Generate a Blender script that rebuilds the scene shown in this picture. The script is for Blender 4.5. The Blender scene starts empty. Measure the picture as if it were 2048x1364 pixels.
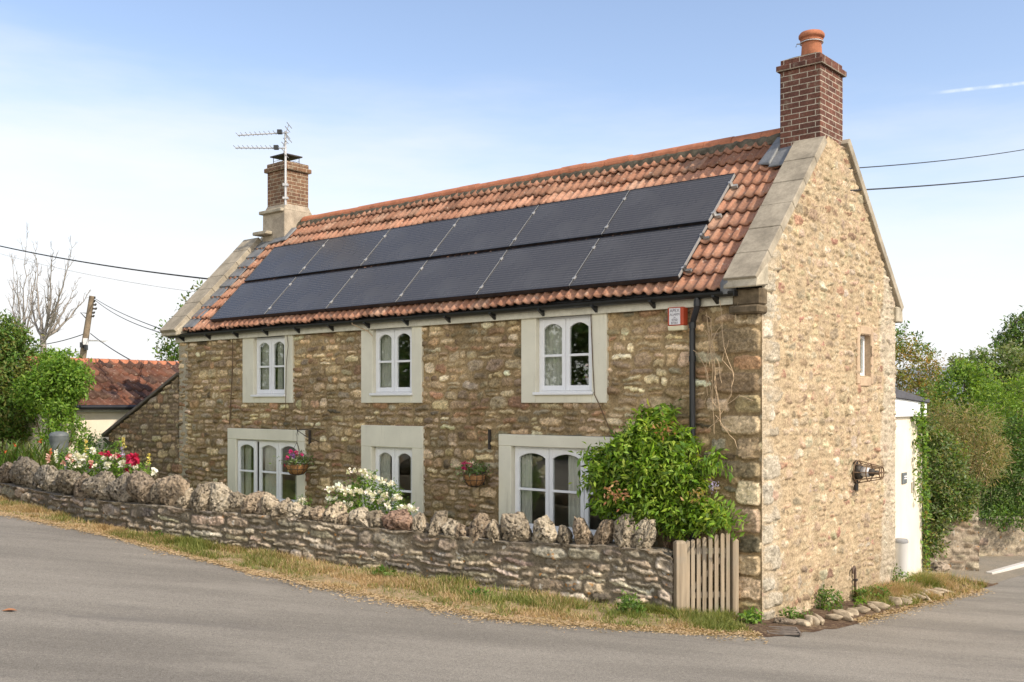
import bpy, bmesh, math, random
import numpy as np
from mathutils import Vector, Matrix, noise as mnoise
R = math.radians
sc = bpy.context.scene
col = sc.collection
rng = np.random.default_rng(7)
random.seed(7)

# ------------------------------------------------------------------ camera, sky, sun, exposure
CAMH, FPX, CXP, HYP = 2.51, 2033.0, 1024.0, 805.0
cam = bpy.data.cameras.new('camera')
cam.lens = FPX / 2048 * 36
cam.shift_y = (HYP - 682) / 2048
cam.clip_end = 6000
camo = bpy.data.objects.new('camera', cam); col.objects.link(camo)
camo.location = (0, 0, CAMH); camo.rotation_euler = (R(90), 0, 0)
sc.camera = camo

SUN_EL, SUN_AZ = 41.0, 126.0            # azimuth clockwise from the view direction (+Y)
w = bpy.data.worlds.new('World'); sc.world = w; w.use_nodes = True
wn, wl = w.node_tree.nodes, w.node_tree.links
bg = wn['Background']; bg.inputs['Strength'].default_value = 0.15
sky = wn.new('ShaderNodeTexSky'); sky.sky_type = 'NISHITA'; sky.sun_disc = False
sky.sun_elevation = R(SUN_EL); sky.sun_rotation = R(SUN_AZ)
sky.air_density = 1.0; sky.dust_density = 0.6; sky.ozone_density = 1.5
tc = wn.new('ShaderNodeTexCoord')
sep = wn.new('ShaderNodeSeparateXYZ'); wl.new(tc.outputs['Generated'], sep.inputs[0])
def wmath(op, a, b=None, clamp=False):
    n = wn.new('ShaderNodeMath'); n.operation = op; n.use_clamp = clamp
    for i, v in enumerate((a, b)):
        if v is None: continue
        if isinstance(v, (int, float)): n.inputs[i].default_value = v
        else: wl.new(v, n.inputs[i])
    return n.outputs[0]
mp = wn.new('ShaderNodeMapping'); mp.inputs['Scale'].default_value = (1.3, 1.3, 6.5); mp.inputs['Rotation'].default_value = (0, R(-14), 0)
wl.new(tc.outputs['Generated'], mp.inputs[0])
nz = wn.new('ShaderNodeTexNoise'); nz.inputs['Scale'].default_value = 1.7; nz.inputs['Detail'].default_value = 6
nz.inputs['Roughness'].default_value = 0.58
wl.new(mp.outputs[0], nz.inputs['Vector'])
# low cloud veil: thick near the horizon, thinning upwards, thicker to the left
hz = wmath('MULTIPLY_ADD', sep.outputs['Z'], -3.3); wn[-1].inputs[2].default_value = 1.06
lx = wmath('MULTIPLY', sep.outputs['X'], -0.30)
back_fill = wmath('MULTIPLY', wmath('MAXIMUM', wmath('MULTIPLY', sep.outputs['Y'], -1.0), 0.0), 1.5)  # unseen cloud added behind the camera to fill the shaded front wall
nn = wmath('MULTIPLY_ADD', nz.outputs['Fac'], 1.15); wn[-1].inputs[2].default_value = -0.575
veil = wmath('ADD', wmath('ADD', wmath('ADD', hz, lx), nn), back_fill)
mr = wn.new('ShaderNodeMapRange'); mr.interpolation_type = 'SMOOTHSTEP'
mr.inputs['From Min'].default_value = -0.08; mr.inputs['From Max'].default_value = .9
mr.inputs['To Max'].default_value = 0.97
wl.new(veil, mr.inputs['Value'])
mx = wn.new('ShaderNodeMix'); mx.data_type = 'RGBA'
wl.new(mr.outputs[0], mx.inputs['Factor'])
tn_ = wn.new('ShaderNodeMix'); tn_.data_type = 'RGBA'; tn_.blend_type = 'MULTIPLY'; tn_.inputs['Factor'].default_value = 1
wl.new(sky.outputs[0], tn_.inputs['A']); tn_.inputs['B'].default_value = (.97, .86, .82, 1)
wl.new(tn_.outputs['Result'], mx.inputs['A']); cl_ = wn.new('ShaderNodeMix'); cl_.data_type = 'RGBA'; wl.new(back_fill, cl_.inputs['Factor']); cl_.clamp_factor = True
cl_.inputs['A'].default_value = (3.72, 3.74, 3.78, 1); cl_.inputs['B'].default_value = (8.2, 7.9, 7.3, 1); wl.new(cl_.outputs['Result'], mx.inputs['B'])  # the added cloud behind the camera is brighter and warmer, as fill light
# a faint vapour trail high on the right
A_ = Vector((.4150, 1, .3045)).normalized(); B_ = Vector((.5200, 1, .3160)).normalized(); N_ = A_.cross(B_).normalized()
dt = wn.new('ShaderNodeVectorMath'); dt.operation = 'DOT_PRODUCT'; wl.new(tc.outputs['Generated'], dt.inputs[0]); dt.inputs[1].default_value = N_
def wrange(v, a, b, lo, hi):
    n = wn.new('ShaderNodeMapRange'); n.interpolation_type = 'SMOOTHSTEP'
    for k, x in (('From Min', a), ('From Max', b), ('To Min', lo), ('To Max', hi)): n.inputs[k].default_value = x
    wl.new(v, n.inputs['Value']); return n.outputs[0]
n2 = wn.new('ShaderNodeTexNoise'); n2.inputs['Scale'].default_value = 60; n2.inputs['Detail'].default_value = 4; wl.new(tc.outputs['Generated'], n2.inputs['Vector'])
tr = wmath('MULTIPLY', wrange(wmath('ABSOLUTE', dt.outputs['Value']), .0004, .0021, 1, 0), wmath('MULTIPLY', wrange(sep.outputs['X'], .36, .40, 0, 1), wrange(n2.outputs['Fac'], .3, .6, .1, .6)))
tm = wn.new('ShaderNodeMix'); tm.data_type = 'RGBA'; wl.new(tr, tm.inputs['Factor']); wl.new(mx.outputs['Result'], tm.inputs['A']); tm.inputs['B'].default_value = (4.6, 4.65, 4.7, 1)
wl.new(tm.outputs['Result'], bg.inputs['Color'])

sd = Vector((math.sin(R(SUN_AZ)) * math.cos(R(SUN_EL)), math.cos(R(SUN_AZ)) * math.cos(R(SUN_EL)), math.sin(R(SUN_EL))))
sl = bpy.data.lights.new('sun', 'SUN'); sl.energy = 2.6; sl.angle = R(0.5); sl.color = (1, 0.89, 0.73)
so = bpy.data.objects.new('sun', sl); col.objects.link(so)
so.rotation_euler = sd.to_track_quat('Z', 'Y').to_euler(); so.location = (20, -15, 25)

sc.view_settings.view_transform = 'Standard'; sc.view_settings.look = 'None'
sc.view_settings.exposure = 0.88; sc.view_settings.gamma = 1
sc.render.engine = 'CYCLES'
sc.cycles.max_bounces = 6; sc.cycles.transparent_max_bounces = 12
sc.cycles.use_denoising = True

# ------------------------------------------------------------------ geometry of the place
TH = R(40.3); CT, ST = math.cos(TH), math.sin(TH)
C0 = (2.957, 12.0)                       # the near corner of the cottage
def hw(s, t, z=0.0):                     # s metres along the front wall (leftwards), t metres into the house
    return (C0[0] - CT * s + ST * t, C0[1] + ST * s + CT * t, z)
def hs(x, y):                            # and back
    dx, dy = x - C0[0], y - C0[1]
    return -(CT * dx - ST * dy), ST * dx + CT * dy
def F(px, py, t=0.0):                    # photo pixel -> (s, z) on the plane t
    k = (px - CXP) / FPX
    s = (C0[0] + ST * t - k * (C0[1] + CT * t)) / (CT + k * ST)
    return s, CAMH + (HYP - py) / FPX * (C0[1] + ST * s + CT * t)
def D(px, py, Y):                        # photo pixel -> world point at depth Y
    return ((px - CXP) / FPX * Y, Y, CAMH + (HYP - py) / FPX * Y)
def gz(x, y=0):                          # lie of the land
    def sp(v): return np.where(v > 20, v, np.log1p(np.exp(np.minimum(v, 20))))
    x = np.asarray(x, float)
    xc = x - sp(x - 9.0) + sp(-9.5 - x)
    r = 0.08 * (1.9 - xc)
    return float(r) if r.ndim == 0 else r
def G(px, py):                           # photo pixel -> point on the ground
    Y = 12.0
    for _ in range(60):
        x = (px - CXP) / FPX * Y
        Y = 0.5 * Y + 0.5 * (CAMH - gz(x)) * FPX / (py - HYP)
    return ((px - CXP) / FPX * Y, Y)

# ------------------------------------------------------------------ helpers
def link(o):
    col.objects.link(o); return o
def np_mesh(name, V, Fc, mat=None, smooth=False, cols=None, dom='POINT', uv=None):
    V = np.asarray(V, np.float32); Fc = np.asarray(Fc, np.int32)
    me = bpy.data.meshes.new(name)
    me.vertices.add(len(V)); me.vertices.foreach_set('co', V.ravel())
    me.loops.add(Fc.size); me.loops.foreach_set('vertex_index', Fc.ravel())
    me.polygons.add(len(Fc)); me.polygons.foreach_set('loop_start', np.arange(len(Fc), dtype=np.int32) * Fc.shape[1])
    me.update(calc_edges=True)
    if smooth: me.polygons.foreach_set('use_smooth', np.ones(len(Fc), bool))
    if cols is not None:
        a = me.attributes.new('Col', 'FLOAT_COLOR', dom)
        c4 = np.ones((len(cols), 4), np.float32); c4[:, :3] = cols
        a.data.foreach_set('color', c4.ravel())
    if uv is not None:
        u = me.uv_layers.new(name='UVMap'); u.data.foreach_set('uv', np.asarray(uv, np.float32).ravel())
    if mat: me.materials.append(mat)
    return me
def ob(name, me, parent=None, loc=(0, 0, 0), label=None):
    o = link(bpy.data.objects.new(name, me)); o.location = loc
    if parent: o.parent = parent
    if label: o['label'] = label
    return o
def tag(o, label, cat, group=None):
    o['label'] = label; o['category'] = cat
    if group: o['group'] = group
    return o
def thing(name, label, cat, loc=(0, 0, 0), rz=0.0, group=None):
    o = link(bpy.data.objects.new(name, None)); o.location = loc; o.rotation_euler = (0, 0, rz)
    o.empty_display_size = 0.2
    return tag(o, label, cat, group)
def kind(o, k):
    o['kind'] = k; return o

class MB:
    """collects boxes, prisms, tubes and lathes with box-mapped uvs, then links them as one mesh"""
    def __init__(s): s.v = []; s.f = []; s.sm = []
    def add(s, vs, fs, smooth=False):
        b = len(s.v); s.v += [tuple(p) for p in vs]
        for f in fs: s.f.append([b + i for i in f]); s.sm.append(smooth)
        return s
    def box(s, x0, x1, y0, y1, z0, z1):
        x0, x1 = sorted((x0, x1)); y0, y1 = sorted((y0, y1)); z0, z1 = sorted((z0, z1))
        return s.add([(x0,y0,z0),(x1,y0,z0),(x1,y1,z0),(x0,y1,z0),(x0,y0,z1),(x1,y0,z1),(x1,y1,z1),(x0,y1,z1)],
              [(0,3,2,1),(4,5,6,7),(0,1,5,4),(1,2,6,5),(2,3,7,6),(3,0,4,7)])
    def ring(s, x0, x1, z0, z1, wl_, wr_, wb_, wt_, y0, y1, axis=1):
        o = [(x0, z0), (x1, z0), (x1, z1), (x0, z1)]; i = [(x0+wl_, z0+wb_), (x1-wr_, z0+wb_), (x1-wr_, z1-wt_), (x0+wl_, z1-wt_)]
        P = lambda q, d: (q[0], d, q[1]) if axis == 1 else ((d, q[0], q[1]) if axis == 0 else (q[0], q[1], d))
        vs = [P(q, y0) for q in o+i]+[P(q, y1) for q in o+i]; fs = []
        for a in range(4):
            b = (a+1) % 4; fs += [(a, b, b+4, a+4), (a+8, a+12, b+12, b+8), (a, a+8, b+8, b), (a+4, b+4, b+12, a+12)]
        return s.add(vs, fs)
    def hexa(s, p8):
        return s.add(p8, [(0,3,2,1),(4,5,6,7),(0,1,5,4),(1,2,6,5),(2,3,7,6),(3,0,4,7)])
    def prism(s, poly, a, b, axis=1):     # poly in the two other axes, extruded from a to b along axis
        n = len(poly)
        def P(p, d):
            return (d, p[0], p[1]) if axis == 0 else ((p[0], d, p[1]) if axis == 1 else (p[0], p[1], d))
        vs = [P(p, a) for p in poly] + [P(p, b) for p in poly]
        fs = [tuple(range(n)), tuple(range(2*n-1, n-1, -1))] + [(i, i+n, (i+1) % n + n, (i+1) % n) for i in range(n)]
        return s.add(vs, fs)
    def tube(s, pts, r, n=8, cap=True, smooth=True):
        pts = [Vector(p) for p in pts]; rs = r if isinstance(r, (list, tuple)) else [r] * len(pts)
        ring = []; up = Vector((0.13, 0.21, 0.97))
        for i, p in enumerate(pts):
            d = (pts[min(i+1, len(pts)-1)] - pts[max(i-1, 0)]).normalized()
            a = d.cross(up)
            if a.length < 0.15: a = d.cross(Vector((1, 0.1, 0)))
            a.normalize(); b = d.cross(a).normalized()
            ring.append([p + (a * math.cos(2*math.pi*j/n) + b * math.sin(2*math.pi*j/n)) * rs[i] for j in range(n)])
        vs = [q for rg in ring for q in rg]; fs = []
        for i in range(len(pts)-1):
            for j in range(n):
                fs.append((i*n+j, i*n+(j+1) % n, (i+1)*n+(j+1) % n, (i+1)*n+j))
        s.add(vs, fs, smooth)
        if cap: s.add(ring[0], [tuple(range(n))]); s.add(ring[-1], [tuple(range(n-1, -1, -1))])
        return s
    def lathe(s, prof, c=(0, 0, 0), n=24, smooth=True):
        vs = [(c[0] + r*math.cos(2*math.pi*j/n), c[1] + r*math.sin(2*math.pi*j/n), c[2] + z) for r, z in prof for j in range(n)]
        fs = [(i*n+j, i*n+(j+1) % n, (i+1)*n+(j+1) % n, (i+1)*n+j) for i in range(len(prof)-1) for j in range(n)]
        return s.add(vs, fs, smooth)
    def mesh(s, name, mat, bevel=0):
        me = bpy.data.meshes.new(name); me.from_pydata(s.v, [], s.f); me.update()
        for p, q in zip(me.polygons, s.sm): p.use_smooth = q
        bm = bmesh.new(); bm.from_mesh(me)
        if bevel:
            ed = [e for e in bm.edges if not e.smooth or e.calc_face_angle(0) > 0.6]
            bmesh.ops.bevel(bm, geom=ed, offset=bevel, segments=1, affect='EDGES', clamp_overlap=True)
        bmesh.ops.recalc_face_normals(bm, faces=bm.faces)
        uv = bm.loops.layers.uv.new('UVMap')
        for f in bm.faces:
            n = f.normal; ax = max(range(3), key=lambda i: abs(n[i]))
            for l in f.loops:
                c = l.vert.co
                l[uv].uv = (c.y, c.z) if ax == 0 else ((c.x, c.z) if ax == 1 else (c.x, c.y))
        bm.to_mesh(me); bm.free()
        if mat: me.materials.append(mat)
        return me
    def build(s, name, mat, parent=None, loc=(0, 0, 0), bevel=0, label=None):
        return ob(name, s.mesh(name, mat, bevel), parent, loc, label)
def empty_part(name, parent, loc=(0, 0, 0)):
    o = link(bpy.data.objects.new(name, None)); o.parent = parent; o.location = loc; o.empty_display_size = .1
    return o
def copy_tree(o, parent=None):
    c = o.copy(); link(c)
    if parent is not None: c.parent = parent
    for ch in list(o.children): copy_tree(ch, c)
    return c

# numpy noise ------------------------------------------------------
_lat = rng.random((64, 256, 256)).astype(np.float32)
def vnoise(x, y, k=0):
    xi = np.floor(x).astype(int); yi = np.floor(y).astype(int)
    fx = x - xi; fy = y - yi; fx = fx*fx*(3-2*fx); fy = fy*fy*(3-2*fy)
    L = _lat[k % 64]; x0 = xi & 255; x1 = (xi+1) & 255; y0 = yi & 255; y1 = (yi+1) & 255
    return (L[x0, y0]*(1-fx) + L[x1, y0]*fx)*(1-fy) + (L[x0, y1]*(1-fx) + L[x1, y1]*fx)*fy
def fbm(x, y, k=0, o=4):
    r = 0; a = 0.5; t = 0
    for i in range(o):
        r = r + a * vnoise(x * 2**i + 17.3*i, y * 2**i + 9.1*i, k + i); t += a; a *= 0.5
    return r / t
def sm(x, a, b):
    t = np.clip((x - a) / (b - a), 0, 1); return t*t*(3-2*t)
def noise3(p, k=0):
    r = np.random.default_rng(1000 + k); out = 0
    for i in range(5):
        d = r.normal(size=3) * (0.7 + 0.35*i); out = out + np.sin(p @ d + r.random()*6.28) / (1 + 0.3*i)
    return out / 3.0

# ------------------------------------------------------------------ materials
class Mat:
    def __init__(s, name, rough=0.8, base=(.5, .5, .5), spec=0.3, metal=0.0):
        s.m = bpy.data.materials.new(name); s.m.use_nodes = True
        s.n = s.m.node_tree.nodes; s.l = s.m.node_tree.links; s.b = s.n['Principled BSDF']
        s.b.inputs['Roughness'].default_value = rough; s.b.inputs['Base Color'].default_value = (*base, 1)
        s.b.inputs['Specular IOR Level'].default_value = spec; s.b.inputs['Metallic'].default_value = metal
        s.tc = None; s.c = None
    def coord(s, scale=(1, 1, 1), which='Object'):
        if s.tc is None: s.tc = s.n.new('ShaderNodeTexCoord')
        m = s.n.new('ShaderNodeMapping'); m.inputs['Scale'].default_value = scale
        s.l.new(s.tc.outputs[which], m.inputs[0]); return m.outputs[0]
    def noise(s, scale, detail=5, rough=0.55, sc3=(1, 1, 1)):
        t = s.n.new('ShaderNodeTexNoise'); t.inputs['Scale'].default_value = scale
        t.inputs['Detail'].default_value = detail; t.inputs['Roughness'].default_value = rough
        s.l.new(s.coord(sc3), t.inputs['Vector']); return t.outputs['Fac']
    def voro(s, scale, sc3=(1, 1, 1)):
        t = s.n.new('ShaderNodeTexVoronoi'); t.inputs['Scale'].default_value = scale
        s.l.new(s.coord(sc3), t.inputs['Vector']); return t.outputs['Distance']
    def rng(s, v, a, b, lo=0.0, hi=1.0):
        t = s.n.new('ShaderNodeMapRange'); t.interpolation_type = 'SMOOTHSTEP'
        for k, x in (('From Min', a), ('From Max', b), ('To Min', lo), ('To Max', hi)): t.inputs[k].default_value = x
        s.l.new(v, t.inputs['Value']); return t.outputs[0]
    def attr(s, name='Col'):
        t = s.n.new('ShaderNodeAttribute'); t.attribute_name = name; return t.outputs['Color']
    def mix(s, f, a, b, mode='MIX'):
        t = s.n.new('ShaderNodeMix'); t.data_type = 'RGBA'; t.blend_type = mode
        for k, v in (('Factor', f), ('A', a), ('B', b)):
            if isinstance(v, (int, float)): t.inputs[k].default_value = v
            elif isinstance(v, tuple): t.inputs[k].default_value = (*v, 1)
            else: s.l.new(v, t.inputs[k])
        return t.outputs['Result']
    def mul(s, a, b):
        t = s.n.new('ShaderNodeMath'); t.operation = 'MULTIPLY'
        for i, v in enumerate((a, b)):
            if isinstance(v, (int, float)): t.inputs[i].default_value = v
            else: s.l.new(v, t.inputs[i])
        return t.outputs[0]
    def vary(s, c, v, lo, hi):            # multiply colour c by a noise mapped to lo..hi
        r = s.rng(v, 0.25, 0.75, lo, hi)
        cb = s.n.new('ShaderNodeCombineColor')
        for k in range(3): s.l.new(r, cb.inputs[k])
        return s.mix(1.0, c, cb.outputs[0], 'MULTIPLY')
    def bump(s, v, strength=0.5, dist=0.01):
        t = s.n.new('ShaderNodeBump'); t.inputs['Strength'].default_value = strength; t.inputs['Distance'].default_value = dist
        s.l.new(v, t.inputs['Height'])
        if s.b.inputs['Normal'].is_linked: s.l.new(s.b.inputs['Normal'].links[0].from_socket, t.inputs['Normal'])
        s.l.new(t.outputs[0], s.b.inputs['Normal'])
    def base(s, c): s.l.new(c, s.b.inputs['Base Color']); return s
    def rough(s, v): s.l.new(v, s.b.inputs['Roughness']); return s

def m_stone(name, lich=0.0, fine=38, bs=0.5):
    m = Mat(name, 0.93, spec=0.15)
    c = m.attr()
    n1 = m.noise(fine, 6, 0.7); n2 = m.noise(5, 4)
    c = m.vary(c, n1, 0.60, 1.40); c = m.vary(c, n2, 0.85, 1.15); c = m.vary(c, m.noise(85, 3, .8), .75, 1.25)
    if lich:
        o = m.rng(m.noise(9, 3, 0.5), 0.66, 0.71); c = m.mix(m.mul(o, 0.75*lich), c, (.42, .19, .04))
        wv = m.rng(m.noise(7.3, 4, 0.6, (1.1, 1.0, .9)), 0.63, 0.70); c = m.mix(m.mul(wv, 0.7*lich), c, (.52, .50, .45))
        g = m.rng(m.noise(2.1, 5, 0.6, (.9, 1.2, 1)), 0.5, 0.62); c = m.mix(m.mul(g, 0.45*lich), c, (.12, .105, .085))
    m.base(c); m.bump(n1, bs, 0.012); m.bump(m.noise(110, 3, 0.7), 0.3, 0.004)
    return m.m
STONE_F = m_stone('front rubble stone', 0.0, 34, 0.55)
STONE_G = m_stone('gable rubble stone', 0.0, 40, 0.5)
STONE_W = m_stone('garden wall stone', 1.0, 36, 0.6)
def m_pit():
    m = Mat('pitted limestone', 0.95, spec=0.1); c = m.attr()
    n1 = m.noise(26, 6, 0.72); v = m.voro(34)
    c = m.vary(c, n1, 0.62, 1.3)
    p = m.rng(v, 0.05, 0.26); c = m.mix(m.mul(p, 1.0), m.mix(0.35, c, (.09, .06, .04)), c)
    o = m.rng(m.noise(7, 3), 0.68, 0.72); c = m.mix(m.mul(o, 0.6), c, (.42, .20, .05))
    wv = m.rng(m.noise(5.3, 4, 0.6, (1.1, 1, .9)), 0.62, 0.7); c = m.mix(m.mul(wv, 0.55), c, (.5, .48, .43))
    p2 = m.rng(m.noise(13, 6, .75), .30, .46); c = m.mix(p2, m.mix(.5, c, (.06, .045, .03)), c)
    m.base(c); m.bump(p, 0.8, 0.025); m.bump(n1, 0.9, 0.03); m.bump(p2, .8, .03)
    return m.m
STONE_C = m_pit()
def m_plain(name, c, rough=0.6, n=(8, .85, 1.12), fine=None, spec=0.3, bumpv=0.0, metal=0.0):
    m = Mat(name, rough, c, spec, metal)
    cc = m.vary(m.mix(0.0, c, c), m.noise(n[0], 6, 0.6), n[1], n[2])
    if fine: cc = m.vary(cc, m.noise(fine, 4, 0.7), 0.86 if fine > 10 else .96, 1.12 if fine > 10 else 1.03)
    m.base(cc)
    if bumpv: m.bump(m.noise(fine or 60, 5, 0.7), bumpv, 0.006)
    return m.m
def m_paint():
    m = Mat('cream masonry paint', .8, spec=.2); c = m.vary(m.mix(0, (.72, .685, .555), (0, 0, 0)), m.noise(1.7, 5, .6), .92, 1.06)
    c = m.mix(m.mul(m.rng(m.noise(5, 5, .65, (1.6, 1.6, .22)), .54, .75), .42), c, (.44, .40, .30))
    c = m.mix(m.mul(m.rng(m.noise(22, 4, .7), .64, .72), .35), c, (.38, .33, .24)); m.base(c); m.bump(m.noise(40, 4, .6), .2, .005); return m.m
PAINT = m_paint()
def m_render():
    m = Mat('cream render', .88, spec=.12); c = m.vary(m.mix(0, (.78, .70, .56), (0, 0, 0)), m.noise(1.6, 5), .88, 1.05)
    c = m.mix(m.mul(m.rng(m.noise(4, 5, .65, (1.5, 1.5, .18)), .55, .78), .35), c, (.46, .40, .29)); c = m.mix(m.mul(m.rng(m.noise(18, 4, .7), .62, .72), .35), c, (.50, .43, .32)); m.base(c); m.bump(m.noise(30, 5, .65), .35, .01); return m.m
RENDER = m_render()
WHITE = m_plain('white window paint', (.80, .80, .80), 0.4, (6, .97, 1.02))
FASCIA = m_plain('cream fascia paint', (.62, .59, .49), 0.55, (3, .88, 1.08), 20)
BLACK = m_plain('black plastic', (.014, .015, .017), 0.35, (9, .8, 1.4), None, .45)
LEAD = m_plain('lead sheet', (.17, .175, .18), 0.6, (7, .75, 1.2), 30, .4, .2)
CONC = m_plain('concrete slab', (.345, .30, .23), 0.95, (3.2, .72, 1.22), 24, .1, .5)
DKCONC = m_plain('mossy mortar', (.11, .095, .07), 0.95, (9, .55, 1.5), 50, .1, .8)
KNEE = m_plain('pale stone', (.42, .37, .28), 0.95, (7, .75, 1.2), 50, .1, .5)
def m_wood():
    m = Mat('weathered timber', .88, spec=.12); g = m.noise(16, 6, .7, (1, 1, .05)); c = m.vary(m.mix(0, (.335, .268, .19), (0, 0, 0)), g, .62, 1.3)
    c = m.mix(m.mul(m.rng(m.noise(3.5, 4), .45, .7), .5), c, (.27, .245, .20)); c = m.mix(m.mul(m.rng(m.noise(7, 4, .6, (1, 1, .5)), .56, .7), .4), c, (.20, .20, .12)); m.base(c); m.bump(g, .6, .006); return m.m
WOOD = m_wood()
OLDWOOD = m_plain('old pole timber', (.22, .17, .12), 0.9, (4, .6, 1.3), 30, .1)
IRON = m_plain('dark iron', (.05, .042, .035), 0.6, (12, .7, 1.4))
ALU = m_plain('aluminium', (.42, .42, .41), 0.5, (10, .9, 1.05), None, .3, 0, .5)
SOIL = m_plain('dry soil', (.13, .09, .06), 0.98, (4, .6, 1.4), 40, .05, .8)
WICK = m_plain('coir basket liner', (.36, .19, .085), 0.95, (30, .6, 1.35), 90, .1, .7)
TERRA = m_plain('terracotta', (.42, .165, .09), 0.85, (6, .8, 1.2), 50, .2, .25)
ALARM = m_plain('orange red plastic', (.48, .075, .03), 0.45, (8, .85, 1.1))
CREAMP = m_plain('cream plastic', (.72, .66, .46), 0.5, (8, .95, 1.05))
LABELW = m_plain('white label', (.72, .70, .70), 0.5, (8, .97, 1.02))
INK = m_plain('grey ink', (.13, .11, .13), 0.7, (8, .95, 1.05))
DKGREY = m_plain('dark grey plastic', (.13, .145, .15), 0.5, (7, .85, 1.15))
CABLE = m_plain('cable sheath', (.03, .03, .032), 0.6, (7, .9, 1.1))
CABLE2 = m_plain('brown cable', (.13, .085, .05), 0.7, (7, .9, 1.1))
CURT = m_plain('grey green curtain', (.50, .50, .44), 0.9, (4, .9, 1.08))
INNER = m_plain('room plaster', (.40, .38, .34), 0.9, (2, .95, 1.05))
STEM = m_plain('brown stems', (.16, .11, .07), 0.9, (12, .7, 1.3))
STRAWSTEM = m_plain('dead straw stems', (.52, .38, .24), 0.9, (12, .75, 1.2))
BARK = m_plain('grey bark', (.27, .24, .21), 0.9, (9, .7, 1.3))
METALG = m_plain('galvanised steel', (.55, .55, .55), 0.5, (5, .85, 1.1), 40, .4, .1, .3)
SLATE = m_plain('dark felt', (.09, .09, .10), 0.8, (6, .8, 1.2), 40)

def m_brick(name, cA, cB, mort, w_=.225, h_=.075, soot=0.42):
    m = Mat(name, 0.92, spec=0.12)
    t = m.n.new('ShaderNodeTexBrick'); m.l.new(m.coord((1, 1, 1), 'UV'), t.inputs['Vector'])
    t.inputs['Color1'].default_value = (*cA, 1); t.inputs['Color2'].default_value = (*cB, 1); t.inputs['Mortar'].default_value = (*mort, 1)
    t.inputs['Scale'].default_value = 1; t.inputs['Brick Width'].default_value = w_; t.inputs['Row Height'].default_value = h_
    t.inputs['Mortar Size'].default_value = 0.0075; t.inputs['Mortar Smooth'].default_value = .3; t.inputs['Bias'].default_value = -.1
    c = m.vary(t.outputs['Color'], m.noise(32, 6, .7), .65, 1.35)
    c = m.vary(c, m.noise(6, 4), .78, 1.2)
    g = m.rng(m.noise(9, 5, .65, (1, 1.1, .9)), .56, .66); c = m.mix(m.mul(g, soot), c, (.30, .26, .19))
    m.base(c)
    inv = m.n.new('ShaderNodeMath'); inv.operation = 'SUBTRACT'; inv.inputs[0].default_value = 1; m.l.new(t.outputs['Fac'], inv.inputs[1])
    m.bump(inv.outputs[0], .8, .008); m.bump(m.noise(60, 4, .7), .4, .005)
    return m.m
BRICK_R = m_brick('brown red brick', (.155, .07, .05), (.10, .05, .04), (.40, .34, .27))
BRICK_L = m_brick('weathered brown brick', (.20, .115, .07), (.14, .08, .055), (.38, .31, .22), soot=.55)

def m_tile():
    m = Mat('clay pantile', 0.88, spec=0.15); c = m.attr()
    c = m.vary(c, m.noise(30, 6, .7), .72, 1.22)
    g = m.rng(m.noise(16, 4, .65), .60, .67); c = m.mix(m.mul(g, .5), c, (.50, .42, .33))
    d = m.rng(m.noise(3.1, 5, .6, (1, 1.2, 1)), .52, .70); c = m.mix(m.mul(d, .5), c, (.17, .11, .075))
    m.base(c); m.bump(m.noise(70, 4, .7), .35, .005)
    return m.m
TILE = m_tile()
def m_asphalt():
    m = Mat('asphalt road', 0.9, spec=0.2); m.coord()
    def rot(a, sc_):
        mm = m.n.new('ShaderNodeMapping'); mm.inputs['Rotation'].default_value = (0, 0, a); mm.inputs['Scale'].default_value = sc_
        m.l.new(m.tc.outputs['Object'], mm.inputs[0]); return mm.outputs[0]
    def nz_(v, s_, d=5, r=.6):
        t = m.n.new('ShaderNodeTexNoise'); t.inputs['Scale'].default_value = s_; t.inputs['Detail'].default_value = d; t.inputs['Roughness'].default_value = r
        m.l.new(v, t.inputs['Vector']); return t.outputs['Fac']
    n0 = m.noise(95, 4, 0.85)
    c = m.vary(m.mix(0, (.232, .211, .177), (0, 0, 0)), n0, .48, 1.52)
    c = m.vary(c, m.noise(30, 5, .75), .82, 1.18)
    al = rot(R(19), (.28, 1.5, 1))
    c = m.vary(c, nz_(al, .9), .78, 1.18)                       # bands worn along the lane
    c = m.mix(m.mul(m.rng(nz_(rot(R(14), (.16, 1.3, 1)), 1.3, 7, .7), .56, .70), .55), c, (.135, .125, .112))
    c = m.mix(m.mul(m.rng(nz_(rot(R(-30), (.5, .9, 1)), .55, 6, .65), .58, .66), .30), c, (.33, .30, .25))
    st = m.rng(m.voro(6.5), .02, .07); c = m.mix(st, m.mix(.55, c, (.42, .37, .30)), c)
    st = m.rng(m.voro(11.3, (1, 1.1, 1)), .02, .07); c = m.mix(st, m.mix(.6, c, (.10, .09, .08)), c)
    m.base(c); m.bump(n0, .7, .008); m.bump(m.noise(30, 4, .7), .3, .01)
    return m.m
ASPH = m_asphalt()
def m_ground(name, cols, sc_=(3, 14)):
    m = Mat(name, 0.97, spec=0.05)
    c = m.mix(m.rng(m.noise(sc_[0], 5, .6), .4, .6), cols[0], cols[1])
    c = m.mix(m.rng(m.noise(sc_[1], 5, .65, (1, 1.2, 1)), .48, .66), c, cols[2])
    c = m.vary(c, m.noise(70, 4, .8), .65, 1.35); m.base(c); m.bump(m.noise(60, 5, .75), .9, .02)
    return m.m
VERGE = m_ground('dry verge', ((.38, .28, .16), (.25, .21, .10), (.46, .33, .21)))
EARTH = m_ground('garden ground', ((.17, .19, .07), (.14, .19, .05), (.24, .20, .12)))
BED = m_ground('bed soil', ((.13, .09, .06), (.10, .065, .045), (.22, .16, .10)))
PAVE = m_ground('worn drive', ((.30, .26, .20), (.26, .23, .18), (.33, .29, .23)))
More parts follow.
